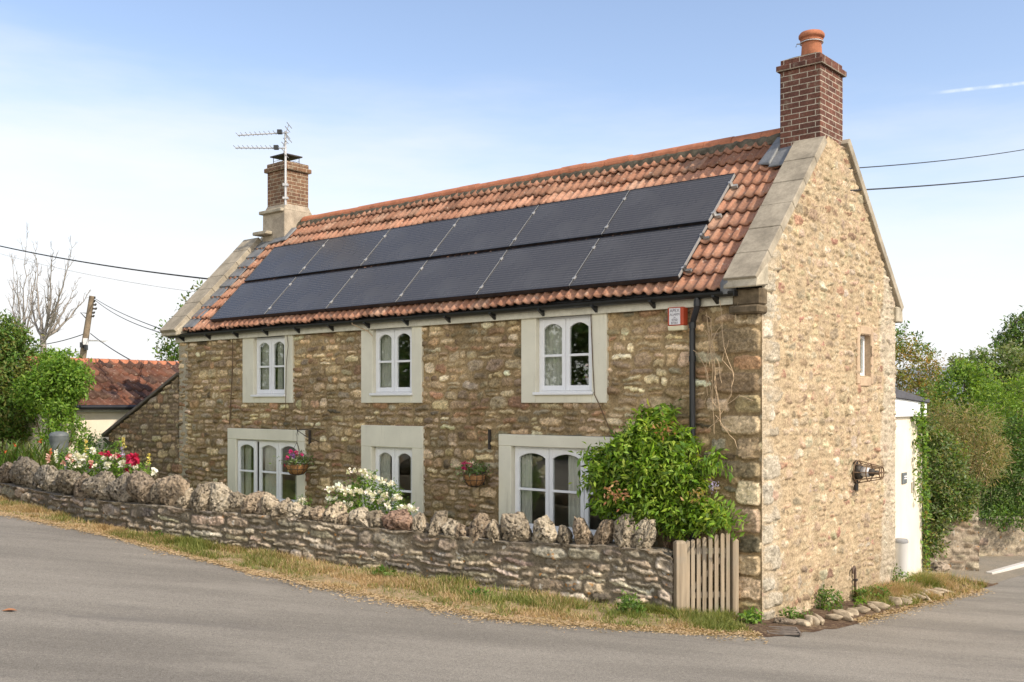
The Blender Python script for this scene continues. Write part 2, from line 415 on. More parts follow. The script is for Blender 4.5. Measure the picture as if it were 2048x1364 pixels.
def m_leaf(name, trans=.35, rough=.5):
    m = Mat(name, rough, spec=.35); c = m.attr(); m.base(c)
    t = m.n.new('ShaderNodeBsdfTranslucent'); m.l.new(m.mix(1.0, c, (1.5, 1.45, .7), 'MULTIPLY'), t.inputs['Color'])
    x = m.n.new('ShaderNodeMixShader'); x.inputs[0].default_value = trans
    m.l.new(m.b.outputs[0], x.inputs[1]); m.l.new(t.outputs[0], x.inputs[2])
    m.l.new(x.outputs[0], m.n['Material Output'].inputs['Surface'])
    return m.m
LEAF = m_leaf('leaf', .38, .55); BLADE = m_leaf('grass blade', .3, .7); PETAL = m_leaf('petal', .25, .7)
def m_glass():
    m = Mat('window glass', 0.02)
    tr = m.n.new('ShaderNodeBsdfTransparent'); tr.inputs[0].default_value = (.965, .975, .965, 1)
    gl = m.n.new('ShaderNodeBsdfGlossy'); gl.inputs['Roughness'].default_value = .015; gl.inputs['Color'].default_value = (.9, .92, .9, 1)
    lw = m.n.new('ShaderNodeLayerWeight'); pw = m.n.new('ShaderNodeMath'); pw.operation = 'POWER'; pw.inputs[1].default_value = 3.0; m.l.new(lw.outputs['Facing'], pw.inputs[0])
    fr = m.n.new('ShaderNodeMath'); fr.operation = 'MULTIPLY_ADD'; fr.inputs[1].default_value = .7; fr.inputs[2].default_value = .085; m.l.new(pw.outputs[0], fr.inputs[0])
    bp = m.n.new('ShaderNodeBump'); bp.inputs['Strength'].default_value = .008; bp.inputs['Distance'].default_value = .02
    m.l.new(m.noise(3.0, 2), bp.inputs['Height']); m.l.new(bp.outputs[0], gl.inputs['Normal'])
    x = m.n.new('ShaderNodeMixShader'); m.l.new(fr.outputs[0], x.inputs[0]); m.l.new(tr.outputs[0], x.inputs[1]); m.l.new(gl.outputs[0], x.inputs[2])
    m.l.new(x.outputs[0], m.n['Material Output'].inputs['Surface']); return m.m
GLASS = m_glass()
def m_solar():
    m = Mat('solar cells', 0.3, spec=.4)
    wv = m.n.new('ShaderNodeTexWave'); wv.wave_type = 'BANDS'; wv.bands_direction = 'Y'; wv.inputs['Scale'].default_value = 6.0
    wv.inputs['Distortion'].default_value = 0; m.l.new(m.coord(), wv.inputs['Vector'])
    c = m.mix(m.rng(wv.outputs['Fac'], .72, .95), (.052, .05, .05), (.115, .11, .108))
    bt = m.n.new('ShaderNodeTexBrick'); m.l.new(m.coord(), bt.inputs['Vector']); bt.offset = 0
    bt.inputs['Color1'].default_value = (0, 0, 0, 1); bt.inputs['Color2'].default_value = (0, 0, 0, 1); bt.inputs['Mortar'].default_value = (1, 1, 1, 1)
    bt.inputs['Scale'].default_value = 1; bt.inputs['Brick Width'].default_value = .16; bt.inputs['Row Height'].default_value = .16; bt.inputs['Mortar Size'].default_value = .003
    c = m.mix(m.mul(bt.outputs['Fac'], .5), c, (.04, .04, .042))
    c = m.mix(m.rng(m.noise(1.4, 4), .45, .75, 0, .22), c, (.15, .148, .145))
    m.base(c); m.rough(m.rng(m.noise(2.5, 4), .3, .7, .2, .34)); return m.m
SOLAR = m_solar()
FLOWER = {k: m_plain(k + ' petals', c, .7, (40, .8, 1.15)) for k, c in dict(white=(.80, .78, .68), pink=(.62, .30, .28), red=(.45, .015, .06), magenta=(.50, .02, .17), purple=(.30, .12, .38), yellow=(.75, .55, .06), violet=(.42, .36, .60)).items()}
# ------------------------------------------------------------------ rubble masonry: one heightfield per wall face
def rubble(w_, h_, res, seed, pal, mort, ch=(.07, .19), ww=(.11, .40), gap=.012, depth=.034, warp=.022,
           quoin=None, mdep=.0, split=.3, tone=.16, mspread=.35, smear=.60, ew=.018, ragged=1.0, qpal=None):
    r = np.random.default_rng(seed); nx, ny = int(w_/res)+1, int(h_/res)+1
    X, Z = np.meshgrid(np.linspace(0, w_, nx), np.linspace(0, h_, ny))
    k = seed % 40
    WX = warp*(fbm(X*7, Z*7, k, 3)-.5)*2; WZ = warp*(fbm(X*7+50, Z*7, k+3, 3)-.5)*2 + .07*(fbm(X*.8, Z*.8, k+5, 2)-.5)
    WX += ragged*.014*(fbm(X*26, Z*26, k+25, 3)-.5)*2; WZ += ragged*.014*(fbm(X*26+9, Z*26, k+28, 3)-.5)*2
    FR = np.abs(fbm(X*18, Z*22, k+30, 4)-.5)*2
    H = np.full(X.shape, mdep) + .010*(fbm(X*14, Z*14, k+7, 3)-.5)
    Cc = np.ones(X.shape+(3,))*np.array(mort)
    Cc *= (1 + mspread*(fbm(X*2.2, Z*2.2, k+9, 3)-.5))[..., None]
    dx, dz = w_/(nx-1), h_/(ny-1)
    pal = [np.array(p) for p in pal]
    st = []
    y = -.02
    while y < h_:
        c = r.uniform(*ch); x = -r.uniform(0, .2)
        while x < w_:
            a = r.uniform(*ww) * (1.0 if c < .13 else 1.1)
            if r.random() < split and c > .12:
                f = r.uniform(.35, .65)
                st.append((x+a/2, y+c*f/2, a/2, c*f/2)); st.append((x+a/2, y+c*(f+1)/2, a/2, c*(1-f)/2))
            else:
                st.append((x+a/2, y+c/2+r.normal()*.008, a/2, c/2*r.uniform(.9, 1.12)))
            x += a
        y += c
    qs = []
    if quoin:
        side, qw, qh = quoin; y = 0; i = 0
        while y < h_:
            c = r.uniform(*qh); a = qw*(1.0 if i % 2 else .62)*r.uniform(.9, 1.1)
            cx = a/2 if side == 'L' else w_-a/2
            qs.append((cx, y+c/2, a/2, c/2)); y += c; i += 1
        lim = [(q[0]-q[2], q[0]+q[2], q[1]-q[3], q[1]+q[3]) for q in qs]
        st = [s for s in st if not any(l[0]-.02 < s[0] < l[1]+.02 and l[2] < s[1] < l[3] for l in lim)]
    for j, (cx, cz, a, b) in enumerate(st+qs):
        isq = j >= len(st)
        a = max(a-gap, .02); b = max(b-gap, .018)
        m = .05
        i0, i1 = max(int((cx-a-m)/dx), 0), min(int((cx+a+m)/dx)+2, nx); k0, k1 = max(int((cz-b-m-.05)/dz), 0), min(int((cz+b+m+.05)/dz)+2, ny)
        if i1 <= i0 or k1 <= k0: continue
        sl_ = (slice(k0, k1), slice(i0, i1))
        rot = r.normal()*.06 if not isq else 0
        xx = X[sl_]-cx+WX[sl_]*(.5 if isq else 1); zz = Z[sl_]-cz+WZ[sl_]*(.6 if isq else 1)
        xr = xx+rot*zz; zr = zz-rot*xx; p = r.uniform(2.6, 4.5) if not isq else 5.5
        d = (np.abs(xr/a)**p + np.abs(zr/b)**p)**(1/p)
        e = min(.5, ew/min(a, b))
        pr = np.clip((1-d)/e, 0, 1); pr = pr*(2-pr)
        hh = depth*r.uniform(.45, 1.15)*(1.2 if isq else 1)
        rough = (fbm(X[sl_]*9+j*3.1, Z[sl_]*13+j, k+11, 4)-.5)*.040 - .016*sm(FR[sl_], .25, 0)
        tilt = xx*r.normal()*.07 + zz*(r.normal()*.12-.05)
        h = mdep-.012 + pr*(hh + rough + tilt + .012)
        cl = pal[r.integers(len(pal))]*(1+r.normal()*tone)*(1+r.normal(size=3)*.03)
        if isq and qpal: cl = np.array(qpal[j % len(qpal)])*r.uniform(.85, 1.12)
        cl = np.clip(cl, .015, .75)
        mk = (h > H[sl_]) & (pr > 0)
        f = np.where(mk, sm(pr, .05, .5), 0)[..., None]
        cvar = (1+.75*(fbm(X[sl_]*15+j, Z[sl_]*19, k+14, 4)-.5)-.22*sm(FR[sl_], .2, 0))[..., None]
        Cc[sl_] = Cc[sl_]*(1-f) + cl*cvar*f
        H[sl_] = np.where(mk, h, H[sl_])
    if smear:
        s_ = sm(fbm(X*2.6, Z*3.4, k+21, 5), smear, smear+.09)
        H = H*(1-s_)+s_*np.minimum(H, mdep+.016+.012*(fbm(X*12, Z*12, k+23, 4)-.5)); Cc = Cc*(1-.8*s_[..., None])+.8*s_[..., None]*np.array(mort)*(.8+.4*fbm(X*6, Z*6, k+24, 4))[..., None]
    H += .018*(fbm(X*.9, Z*.9, k+20, 3)-.5)
    return X, Z, H, np.clip(Cc, .01, .85)
def grid_faces(ny, nx, keep=None):
    i = np.arange((ny-1)*(nx-1)); a = (i//(nx-1))*nx + i % (nx-1)
    f = np.stack([a, a+1, a+nx+1, a+nx], 1)
    return f if keep is None else f[keep.ravel()]

# ------------------------------------------------------------------ the cottage
LEN, WID, EAVE, SLOPE = 12.5, 4.36, 3.90, 1.0304
cot = thing('stone_cottage', 'long two storey rubble stone cottage with red tiled roof and two brick chimneys', 'cottage', (C0[0], C0[1], 0), -TH)
BROWN = [(0.415, 0.311, 0.179), (0.351, 0.264, 0.156), (0.481, 0.365, 0.218), (0.288, 0.217, 0.132), (0.548, 0.427, 0.267), (0.677, 0.543, 0.356), (0.397, 0.273, 0.158), (0.324, 0.272, 0.186), (0.45, 0.342, 0.215), (0.256, 0.193, 0.123), (0.386, 0.296, 0.184), (0.498, 0.389, 0.238), (0.307, 0.233, 0.152), (0.339, 0.206, 0.119)]
X, Z, H, CC = rubble(LEN, 4.1, .0155, 11, BROWN, (.255, .185, .10), quoin=('R', .62, (.2, .34)), depth=.048, warp=.035, gap=.014, tone=.24, smear=.66, mdep=-.012)
Z = Z-.3; S = LEN-X
# dark rough stones low on the wall and near the far end stay as built; the corner edge closes on the gable
edge = sm(LEN-X, .0, .045)*sm(X, 0, .03)
H = H*edge
WIN = dict(
    W1=dict(so=(10.337, 8.864), zo=(2.502, 3.70), f=(9.999, 9.089), zf=(2.642, 3.682), n=2, up=True),
    W2=dict(so=(7.074, 5.676), zo=(2.502, 3.70), f=(6.796, 5.897), zf=(2.65, 3.69), n=2, up=True),
    W3=dict(so=(3.682, 2.214), zo=(2.503, 3.70), f=(3.41, 2.457), zf=(2.644, 3.69), n=2, up=True),
    L1=dict(so=(10.81, 8.532), zo=(.55, 2.034), f=(10.54, 8.752), zf=(.70, 1.834), n=3, up=False),
    D2=dict(so=(7.074, 5.644), zo=(.15, 2.143), f=(6.82, 5.886), zf=(.52, 1.80), n=2, up=False),
    L3=dict(so=(4.104, 1.76), zo=(.55, 2.056), f=(3.868, 2.0), zf=(.70, 1.889), n=3, up=False))
for q in WIN.values():
    dS = np.maximum(np.maximum(S-q['so'][0], q['so'][1]-S), np.maximum(Z-q['zo'][1], q['zo'][0]-Z))
    H = np.where(dS < .10, np.minimum(H, .022+np.maximum(dS, 0)*.35), H)
sc_, zc_ = (S[:-1, :-1]+S[1:, 1:])/2, (Z[:-1, :-1]+Z[1:, 1:])/2
keep = np.ones(sc_.shape, bool)
for q in WIN.values():
    keep &= ~((sc_ < q['so'][0]-.05) & (sc_ > q['so'][1]+.05) & (zc_ > q['zo'][0]+.05) & (zc_ < q['zo'][1]-.0))
# white lime splashes and stained patches that are really on the stones
def corner(z): return .006+.040*(fbm(z*3.1, z*0+.5, 41, 3)-.35)
cf = (1-sm(S, 0, .09))*corner(Z)
V = np.stack([-S-cf, -H+cf, Z], -1).reshape(-1, 3)
CC *= (1+.30*(fbm(X*.55, Z*.8, 31, 3)-.5))[..., None]
pale = sm(fbm(X*1.1, Z*1.5+3, 44, 3), .52, .66)*sm(Z, 1.4, 3.2); CC *= (1+.38*pale)[..., None]
ob('wall', np_mesh('front_wall', V, grid_faces(*X.shape, keep), STONE_F, True, CC.reshape(-1, 3)), cot, label='brown rubble stone front wall')
# gable
CREAM = [(0.411, 0.322, 0.214), (0.442, 0.357, 0.246), (0.38, 0.291, 0.188), (0.473, 0.393, 0.276), (0.36, 0.271, 0.177), (0.432, 0.337, 0.224), (0.391, 0.307, 0.203), (0.308, 0.224, 0.146), (0.411, 0.322, 0.22), (0.432, 0.337, 0.23), (0.452, 0.368, 0.256), (0.371, 0.291, 0.198), (0.339, 0.256, 0.167), (0.422, 0.332, 0.22), (0.401, 0.286, 0.188), (0.473, 0.398, 0.293), (0.349, 0.204, 0.141)]
X, Z, H, CC = rubble(WID, 7.0, .0155, 23, CREAM, (.41, .315, .20), ch=(.065, .17), ww=(.08, .29), gap=.012, depth=.025, mdep=.004, warp=.045, split=.45, tone=.13, mspread=.3, smear=.56, ew=.014, ragged=1.4, quoin=('L', .46, (.18, .33)), qpal=[(.44, .385, .29), (.40, .34, .25), (.47, .42, .33), (.38, .33, .25)])
Zg = Z-.65
pq = sm(.40+.85*(fbm(X*1.5+3, Z*2.2, 3, 3)-.5)-X, 0, .22)*.3
CC = CC*(1-pq[..., None]) + np.array((.47, .42, .335))*(.7+.6*fbm(X*9, Z*9, 8, 4))[..., None]*pq[..., None]
pr_ = sm(X-3.9+.3*fbm(X*0+1, Z*2, 5, 2), 0, .1)*.5
CC = CC*(1-pr_[..., None]) + np.array((.46, .42, .34))*(.75+.5*fbm(X*9, Z*9, 18, 4))[..., None]*pr_[..., None]
low_dk = sm(.9-Zg+.8*(fbm(X*1.5, Z*.7, 9, 3)-.5), -.1, .9)*.16; CC *= (1-low_dk)[..., None]  # gable stone darker towards the bottom
ZT = np.minimum(EAVE + .07 + (np.minimum(X, WID-X)+.12)*SLOPE, 6.0-.12*(X-2.18))
H = H*sm(X, 0, .05)*sm(WID-X, 0, .05)
zc_ = Zg[:-1, :-1]; xc_ = X[:-1, :-1]
keep = (zc_ < ZT[:-1, :-1]) & ~((xc_ > 2.95) & (xc_ < 3.33) & (zc_ > 2.885) & (zc_ < 3.45))
Zg = np.minimum(Zg, ZT)
cf = (1-sm(X, 0, .09))*corner(Zg)
V = np.stack([H-cf, X+cf, Zg], -1).reshape(-1, 3)
ob('wall', np_mesh('gable_wall', V, grid_faces(*X.shape, keep), STONE_G, True, CC.reshape(-1, 3)), cot, label='sunlit pale rubble gable wall')
# plain far gable and back wall
b = MB(); b.prism([(0, -.6), (WID, -.6), (WID, EAVE+.1), (WID/2, EAVE+2.36), (0, EAVE+.1)], -LEN, -LEN+.3, 0)
b.box(-LEN+.3, -.01, WID-.3, WID-.02, -.6, EAVE+.1)
b.build('wall', KNEE, cot, label='hidden back and far end walls')
b = MB(); b.box(-LEN+.32, -.2, .30, WID-.32, 2.16, 2.36); b.box(-LEN+.32, -.2, .06, WID-.32, EAVE-.06, EAVE); b.box(-LEN+.32, -.2, .25, WID-.32, -.2, .12)
b.box(-4.7, -4.6, .35, WID-.32, .12, 3.84); b.box(-8.3, -8.2, .35, WID-.32, .12, 3.84)
b.build('inner_floor', INNER, cot)

def casement(par, x0, x1, z0, z1, y0, mid, arch=.07, name='casement'):
    """one window leaf: stiles, rails, arched head, glazing bar, two panes"""
    st, rl, bar = .062, .07, .034
    a, bb = x0+st, x1-st; y1 = y0+.045
    m = MB(); m.box(x0, a, y0, y1, z0, z1); m.box(bb, x1, y0, y1, z0, z1)
    m.box(a, bb, y0+.001, y1-.001, z0, z0+rl); zb = z0+(z1-z0)*mid
    m.box(a, bb, y0+.004, y1-.004, zb-bar/2, zb+bar/2)
    hz_ = z1-.065; pts = [(a, z1), (a, hz_-arch)]
    for i in range(1, 12): 
        q = i/12; pts.append((a+(bb-a)*q, hz_-arch+arch*math.sin(math.pi*q)**.75))
    pts += [(bb, hz_-arch), (bb, z1)]
    m.prism(pts, y0+.002, y1-.002, 1)
    f = m.build(name, WHITE, par, bevel=.004)
    p = MB(); p.box(a-.01, bb+.01, y0+.018, y0+.022, z0+rl-.01, zb); p.build('pane', GLASS, par)
    p = MB(); p.box(a-.01, bb+.01, y0+.018, y0+.022, zb, hz_+.01); p.build('pane', GLASS, par)
def curtain(par, x0, x1, z0, z1, y, folds):
    n = folds*10; xs = np.linspace(0, 1, n)
    ph = np.cumsum(rng.uniform(.6, 1.4, n)); ph = ph/ph[-1]*folds*6.28
    zs = np.linspace(z0, z1, 6); vs = []
    for z in zs:
        for i, q in enumerate(xs): vs.append((x0+(x1-x0)*q, y+.022*math.sin(ph[i])*(1-.3*(z-z0)/(z1-z0)), z))
    ob('curtain', np_mesh('curtain', vs, grid_faces(6, n), CURT, True), par)
def front_window(key, curt):
    q = WIN[key]; (sa, sb), (za, zb), (fa, fb), (ga, gb) = q['so'], q['zo'], q['f'], q['zf']
    nm = 'door' if key == 'D2' else 'window'
    wnd = empty_part(nm, cot)
    x0, x1, p0, p1 = -sa, -sb, -fa, -fb
    m = MB(); y0, y1 = -.036, .13
    m.box(x0, p0, y0, y1, za, zb if q['up'] else gb); m.box(p1, x1, y0, y1, za, zb if q['up'] else gb)
    m.box(p0, p1, y0-.0015, y1, za, ga)
    if not q['up']: m.box(x0, x1, y0-.002, y1, gb, zb)
    m.build('surround', PAINT, wnd, bevel=.008)
    sl_ = MB(); sl_.box(p0-.03, p1+.03, y0-.045, .02, ga-.03, ga+.008); sl_.build('sill', WHITE, wnd, bevel=.005)
    yf = .035 if q['up'] else .05
    fr = MB(); t = .04
    fr.ring(p0, p1, ga, gb, t, t, .045, t, yf, yf+.07)
    fr.build('frame', WHITE, wnd, bevel=.004)
    n = q['n']; L = (p1-p0-2*t+.03)/n
    for i in range(n):
        a = p0+t-.015+i*L; off = -.045 if (key == 'L1' and i == 0) else 0
        sh = .03 if (key == 'L1' and i == 0) else 0
        casement(wnd, a+.004-sh*.4, a+L-.004-sh, ga+.03, gb-.028, yf-.012+off, .49 if key != 'D2' else .46, name='casement')
    for (c0, c1, fo) in curt:
        curtain(wnd, p0+(p1-p0)*c0, p0+(p1-p0)*c1, ga, gb, .125, fo)
    return wnd
front_window('W1', [(.02, .45, 5), (.55, .72, 3)]); front_window('W2', [(.02, .47, 5), (.82, .98, 2)])
front_window('W3', [(.02, .48, 6)]); front_window('L1', [(.03, .14, 3), (.36, .62, 4), (.86, .97, 3)])
front_window('D2', [(.03, .30, 4), (.78, .97, 3)]); front_window('L3', [(.02, .14, 3), (.48, .64, 4)])
# small gable window
wnd = empty_part('window', cot); T0, T1, A, B = 2.93, 3.34, 2.868, 3.469
PINK = m_plain('pinkish dressed stone', (.46, .34, .23), .95, (6, .85, 1.15), 40, .1, .3)
m = MB(); m.box(-.25, .028, T0-.10, T0, A-.10, B+.10); m.box(-.25, .028, T1, T1+.09, A-.10, B+.10); m.box(-.25, .030, T0, T1, B, B+.12); m.box(-.25, .030, T0, T1, A-.13, A)
m.build('surround', PINK, wnd, bevel=.012)
m = MB(); m.ring(T0+.002, T1-.002, A+.002, B-.002, .045, .05, .06, .045, -.11, -.07, 0); m.build('frame', WHITE, wnd, bevel=.004)
m = MB(); m.box(-.093, -.089, T0+.05, T1-.05, A+.06, B-.05); m.build('pane', GLASS, wnd)
m = MB(); m.box(-.2, -.19, T0, T1, A, B); m.build('blind', CURT, wnd)

# ---- roof
NRM = math.sqrt(1+SLOPE**2)
def rp(s, v, n, mirror=False):           # roof coordinates -> local point; v metres up the slope from the tile edge
    t = -.15 + v/NRM - n*SLOPE/NRM; z = EAVE-.031 + v*SLOPE/NRM + n/NRM
    return (-s, WID-t if mirror else t, z)
def tile_sheet(s0, s1, mirror=False, per=.152, nu=9, seed=3):
    r = np.random.default_rng(seed); VL = (WID/2+.15)*NRM; nc = 11; cl = VL/nc
    us = np.arange(s0, s1, per/nu); nuu = len(us)
    ph = (us % per)/per
    prof = np.where(ph < .5, .034*np.sin(np.pi*ph/.5)**.9, -.006*np.sin(np.pi*(ph-.5)/.5))
    tw = per*2; ti = np.floor(us/tw).astype(int)
    pal = np.array([(.43, .215, .13), (.40, .19, .115), (.46, .245, .155), (.37, .175, .105), (.42, .23, .145), (.34, .165, .10), (.47, .26, .17), (.44, .29, .20), (.39, .20, .125), (.30, .155, .10)])
    P, FC, cols = [], [], []
    rows = [(.06, .002), (0, .008), (0, .034), (.33, .022), (.66, .011), (1.07, -.006)]
    base = 0
    for c in range(nc):
        jit = r.normal(size=ti.max()+2)*.006; jv = r.normal(size=ti.max()+2)*.012; sk = r.normal(size=ti.max()+2)*.01
        tcol = (.55*pal[r.integers(len(pal), size=ti.max()+2)]+.45*pal.mean(0))*np.array((.90, .90, .93))*(1+r.normal(size=(ti.max()+2, 1))*.09)
        if c >= nc-2: tcol = tcol*r.uniform(.62, 1.0, (len(tcol), 1))
        for (rv, rn) in rows:
            v = (c+rv)*cl + jv[ti]*(1-max(rv, 0)); sag = .03*(vnoise(us*.35, us*0+c*.2, 2)-.5)+.02*(vnoise(us*.9, us*0+c*.5, 4)-.5)
            n = prof + rn*1.05 + (jit[ti]+sk[ti]*(us/tw-ti-.5))*(1 if rn > 0 else .6) + sag - (.012 if rv < 0 else 0)
            if rv < 0: n = n-.012
            for k in range(nuu): P.append(rp(us[k], v[k], n[k], mirror))
        nr = len(rows)
        f = grid_faces(nr, nuu)+base; FC.append(f)
        fc = np.tile(tcol[ti[:-1]], (nr-1, 1)); fc[:nuu-1] *= 1.0
        cols.append(fc); base += nr*nuu
    Fq = np.concatenate(FC); Cq = np.clip(np.concatenate(cols), .01, .8)
    if mirror: Fq = Fq[:, ::-1]
    return np_mesh('roof_tiles', P, Fq, TILE, False, Cq, 'FACE')
roof = ob('roof', tile_sheet(.36, 12.14), cot)
b_ = ob('rear_roof_slope', tile_sheet(.36, 12.14, True, nu=4, seed=5), roof)
m = MB(); m.add([rp(.3, .05, -.06), rp(12.2, .05, -.06), rp(12.2, 3.3, -.06), rp(.3, 3.3, -.06)], [(0, 1, 2, 3)])
m.add([rp(.3, .05, -.06, True), rp(12.2, .05, -.06, True), rp(12.2, 3.3, -.06, True), rp(.3, 3.3, -.06, True)], [(0, 1, 2, 3)]); m.build('underlay', SLATE, roof)
s = .60; i = 0
RZ = EAVE-.031+(WID/2+.15)*SLOPE
while s < 11.2:
    L = random.uniform(.43, .48); e = min(s+L, 11.3); dz = random.uniform(-.006, .012)+.028*(float(vnoise(np.array(s*.5), np.array(1.3), 2))-.5)
    out = [(WID/2+.135*math.cos(a), RZ-.055+dz+.125*math.sin(a)) for a in np.linspace(-.25, math.pi+.25, 13)]
    inn = [(WID/2+.11*math.cos(a), RZ-.055+dz+.10*math.sin(a)) for a in np.linspace(math.pi+.25, -.25, 13)]
    m = MB(); m.prism(out+inn, -e+.004, -s-.004, 0)
    rt = m.mesh('ridge_tile', TERRA); ob('ridge_tile', rt, roof); s = e
# mortar bedding under the ridge tiles
us = np.arange(.55, 11.4, .03); V = []
for j in range(5):
    for u in us:
        lo = .16+.06*float(vnoise(np.array(u*5.), np.array(.7), 9))+.05*float(vnoise(np.array(u*1.3), np.array(3.), 12))
        V.append(rp(u, 3.345-.02-lo*(1-j/4), [.0, .045, .055, .06, .06][j]+.018*float(vnoise(np.array(u*14), np.array(j*2.), 6))))
ob('ridge_mortar', np_mesh('ridge_mortar', V, grid_faces(5, len(us)), DKCONC, True), roof)

def coping(s0, s1, v0, v1, nseg, nlo, nhi, mirror=False, par=roof):
    for i in range(nseg):
        a = v0+(v1-v0)*i/nseg+.003; b = v0+(v1-v0)*(i+1)/nseg-.003; d = random.uniform(-.003, .003)
        m = MB(); m.hexa([rp(s1, a, nlo, mirror), rp(s0, a, nlo, mirror), rp(s0, b, nlo, mirror), rp(s1, b, nlo, mirror),
                          rp(s1, a, nhi+d, mirror), rp(s0, a, nhi+d, mirror), rp(s0, b, nhi+d, mirror), rp(s1, b, nhi+d, mirror)])
        m.build('coping_slab', CONC, par, bevel=.006)
coping(-.03, .40, .02, 2.84, 6, .03, .14)
coping(-.06, .40, .02, 3.02, 6, .0, .11, True)
coping(12.13, 12.66, -.10, 2.72, 7, .06, .17)
# kneelers
m = MB(); m.hexa([(-.40, -.24, 3.86), (.05, -.24, 3.86), (.05, .06, 3.90), (-.40, .06, 3.90), (-.40, -.21, 3.955), (.05, -.21, 3.955), (.05, .06, 4.17), (-.40, .06, 4.17)])
m.build('kneeler', KNEE, roof, bevel=.015)
m = MB(); m.box(-.36, .03, -.17, .08, 3.56, 3.66); m.box(-.34, .028, -.11, .08, 3.66, 3.86); m.build('kneeler', m_plain('dark corbel stone', (.13, .10, .065), .95, (9, .6, 1.5), 40, .1, .6), roof, bevel=.02)  # dark corbel block below the near kneeler
m = MB(); m.hexa([(-12.68, -.30, 3.80), (-12.12, -.30, 3.80), (-12.12, .0, 3.86), (-12.68, .0, 3.86), (-12.68, -.28, 3.93), (-12.12, -.28, 3.93), (-12.12, .0, 4.16), (-12.68, .0, 4.16)]); m.build('kneeler', KNEE, roof, bevel=.02)
m = MB(); m.hexa([(.05, WID-.06, 3.72), (-.35, WID-.06, 3.72), (-.35, WID+.2, 3.72), (.05, WID+.2, 3.72), (.05, WID-.06, 3.95), (-.35, WID-.06, 3.95), (-.35, WID+.17, 3.95), (.05, WID+.17, 3.95)]); m.build('kneeler', KNEE, roof, bevel=.015)
# lead step flashing beside the far coping, and the lead apron by the near chimney
for i in range(10):
    a = .06+i*.30; m = MB(); w0 = 11.80-.05*random.random()
    m.hexa([rp(12.16, a, .05), rp(w0, a, .052), rp(w0+.05, a+.33, .03), rp(12.16, a+.33, .03), rp(12.16, a, .085), rp(w0, a, .072), rp(w0+.05, a+.33, .045), rp(12.16, a+.33, .06)])
    m.build('lead_flashing', LEAD, roof, bevel=.006)
m = MB()
m.hexa([rp(.66, 2.42, .05), rp(.40, 2.42, .05), rp(.40, 2.95, .04), rp(.66, 2.95, .04), rp(.66, 2.42, .075), rp(.40, 2.42, .075), rp(.40, 2.95, .09), rp(.66, 2.95, .08)])
m.hexa([rp(.86, 2.52, .065), rp(.64, 2.45, .07), rp(.60, 3.05, .06), rp(.72, 3.1, .06), rp(.84, 2.54, .08), rp(.66, 2.48, .10), rp(.60, 3.05, .13), rp(.74, 3.08, .10)])
m.build('lead_flashing', LEAD, roof, bevel=.008)
m = MB(); m.hexa([rp(11.78, 2.55, .05), rp(11.25, 2.62, .05), rp(11.22, 3.0, .05), rp(11.5, 3.0, .05), rp(11.78, 2.55, .08), rp(11.27, 2.62, .08), rp(11.24, 3.0, .09), rp(11.5, 3.0, .09)])
m.build('lead_flashing', LEAD, roof, bevel=.008)

# ---- chimneys
def chim_brick(name, x0, x1, y0, y1, z0, z1, mat, par):
    m = MB(); m.box(x0, x1, y0, y1, z0, z1); return m.build(name, mat, par, bevel=.006)
ch = chim_brick('chimney', -.615, -.045, 1.75, 2.49, 5.55, 6.97, BRICK_R, cot)
m = MB(); m.box(-.655, -.005, 1.71, 2.53, 6.97, 7.045); m.box(-.61, -.05, 1.755, 2.485, 7.045, 7.125); m.build('cap', BRICK_R, ch, bevel=.006)
m = MB(); m.hexa([(-.60, 1.765, 7.125), (-.06, 1.765, 7.125), (-.06, 2.475, 7.125), (-.60, 2.475, 7.125), (-.48, 1.9, 7.185), (-.18, 1.9, 7.185), (-.18, 2.34, 7.185), (-.48, 2.34, 7.185)]); m.build('flaunching', DKCONC, ch)
m = MB(); m.lathe([(.145, 7.13), (.145, 7.15), (.128, 7.40), (.132, 7.41), (.150, 7.415), (.152, 7.43), (.137, 7.435), (.137, 7.455), (.160, 7.46), (.172, 7.475), (.172, 7.505), (.15, 7.535), (.11, 7.55), (0.0, 7.55)], (-.33, 2.12, 0), 28)
m.build('chimney_pot', TERRA, ch)
m = MB(); m.tube([(-.33+.15*math.cos(a), 2.12+.15*math.sin(a), 7.40) for a in np.linspace(0, 2*math.pi, 25)], .008, 6); m.tube([(-.47, 2.05, 7.40), (-.50, 2.03, 7.40), (-.51, 2.02, 7.36)], .008, 6); m.build('wire_strap', METALG, ch)
ch = chim_brick('chimney', -12.03, -11.42, 1.755, 2.34, 6.50, 7.27, BRICK_L, cot)
m = MB(); m.box(-12.08, -11.37, 1.70, 2.39, 7.27, 7.36); m.box(-12.04, -11.41, 1.745, 2.345, 7.36, 7.45); m.build('cap', BRICK_L, ch, bevel=.012)
m = MB(); m.hexa([(-12.10, 1.68, 5.75), (-11.36, 1.68, 5.3), (-11.36, 2.42, 5.6), (-12.10, 2.42, 5.6), (-12.10, 1.69, 6.44), (-11.37, 1.69, 6.44), (-11.37, 2.40, 6.44), (-12.10, 2.40, 6.44)])
m.hexa([(-12.09, 1.70, 6.44), (-11.38, 1.70, 6.44), (-11.38, 2.40, 6.44), (-12.09, 2.40, 6.44), (-12.03, 1.755, 6.58), (-11.42, 1.755, 6.58), (-11.42, 2.34, 6.58), (-12.03, 2.34, 6.58)])
m.build('chimney_base', m_plain('chimney render', (.40, .34, .26), .95, (5, .7, 1.2), 40, .1, .4), ch, bevel=.01)
m = MB(); m.box(-12.15, -11.40, 1.62, 2.0, 6.40, 6.47); m.box(-12.2, -11.75, 1.50, 1.72, 5.96, 6.03); m.build('drip_ledge', KNEE, ch, bevel=.012)
m = MB()
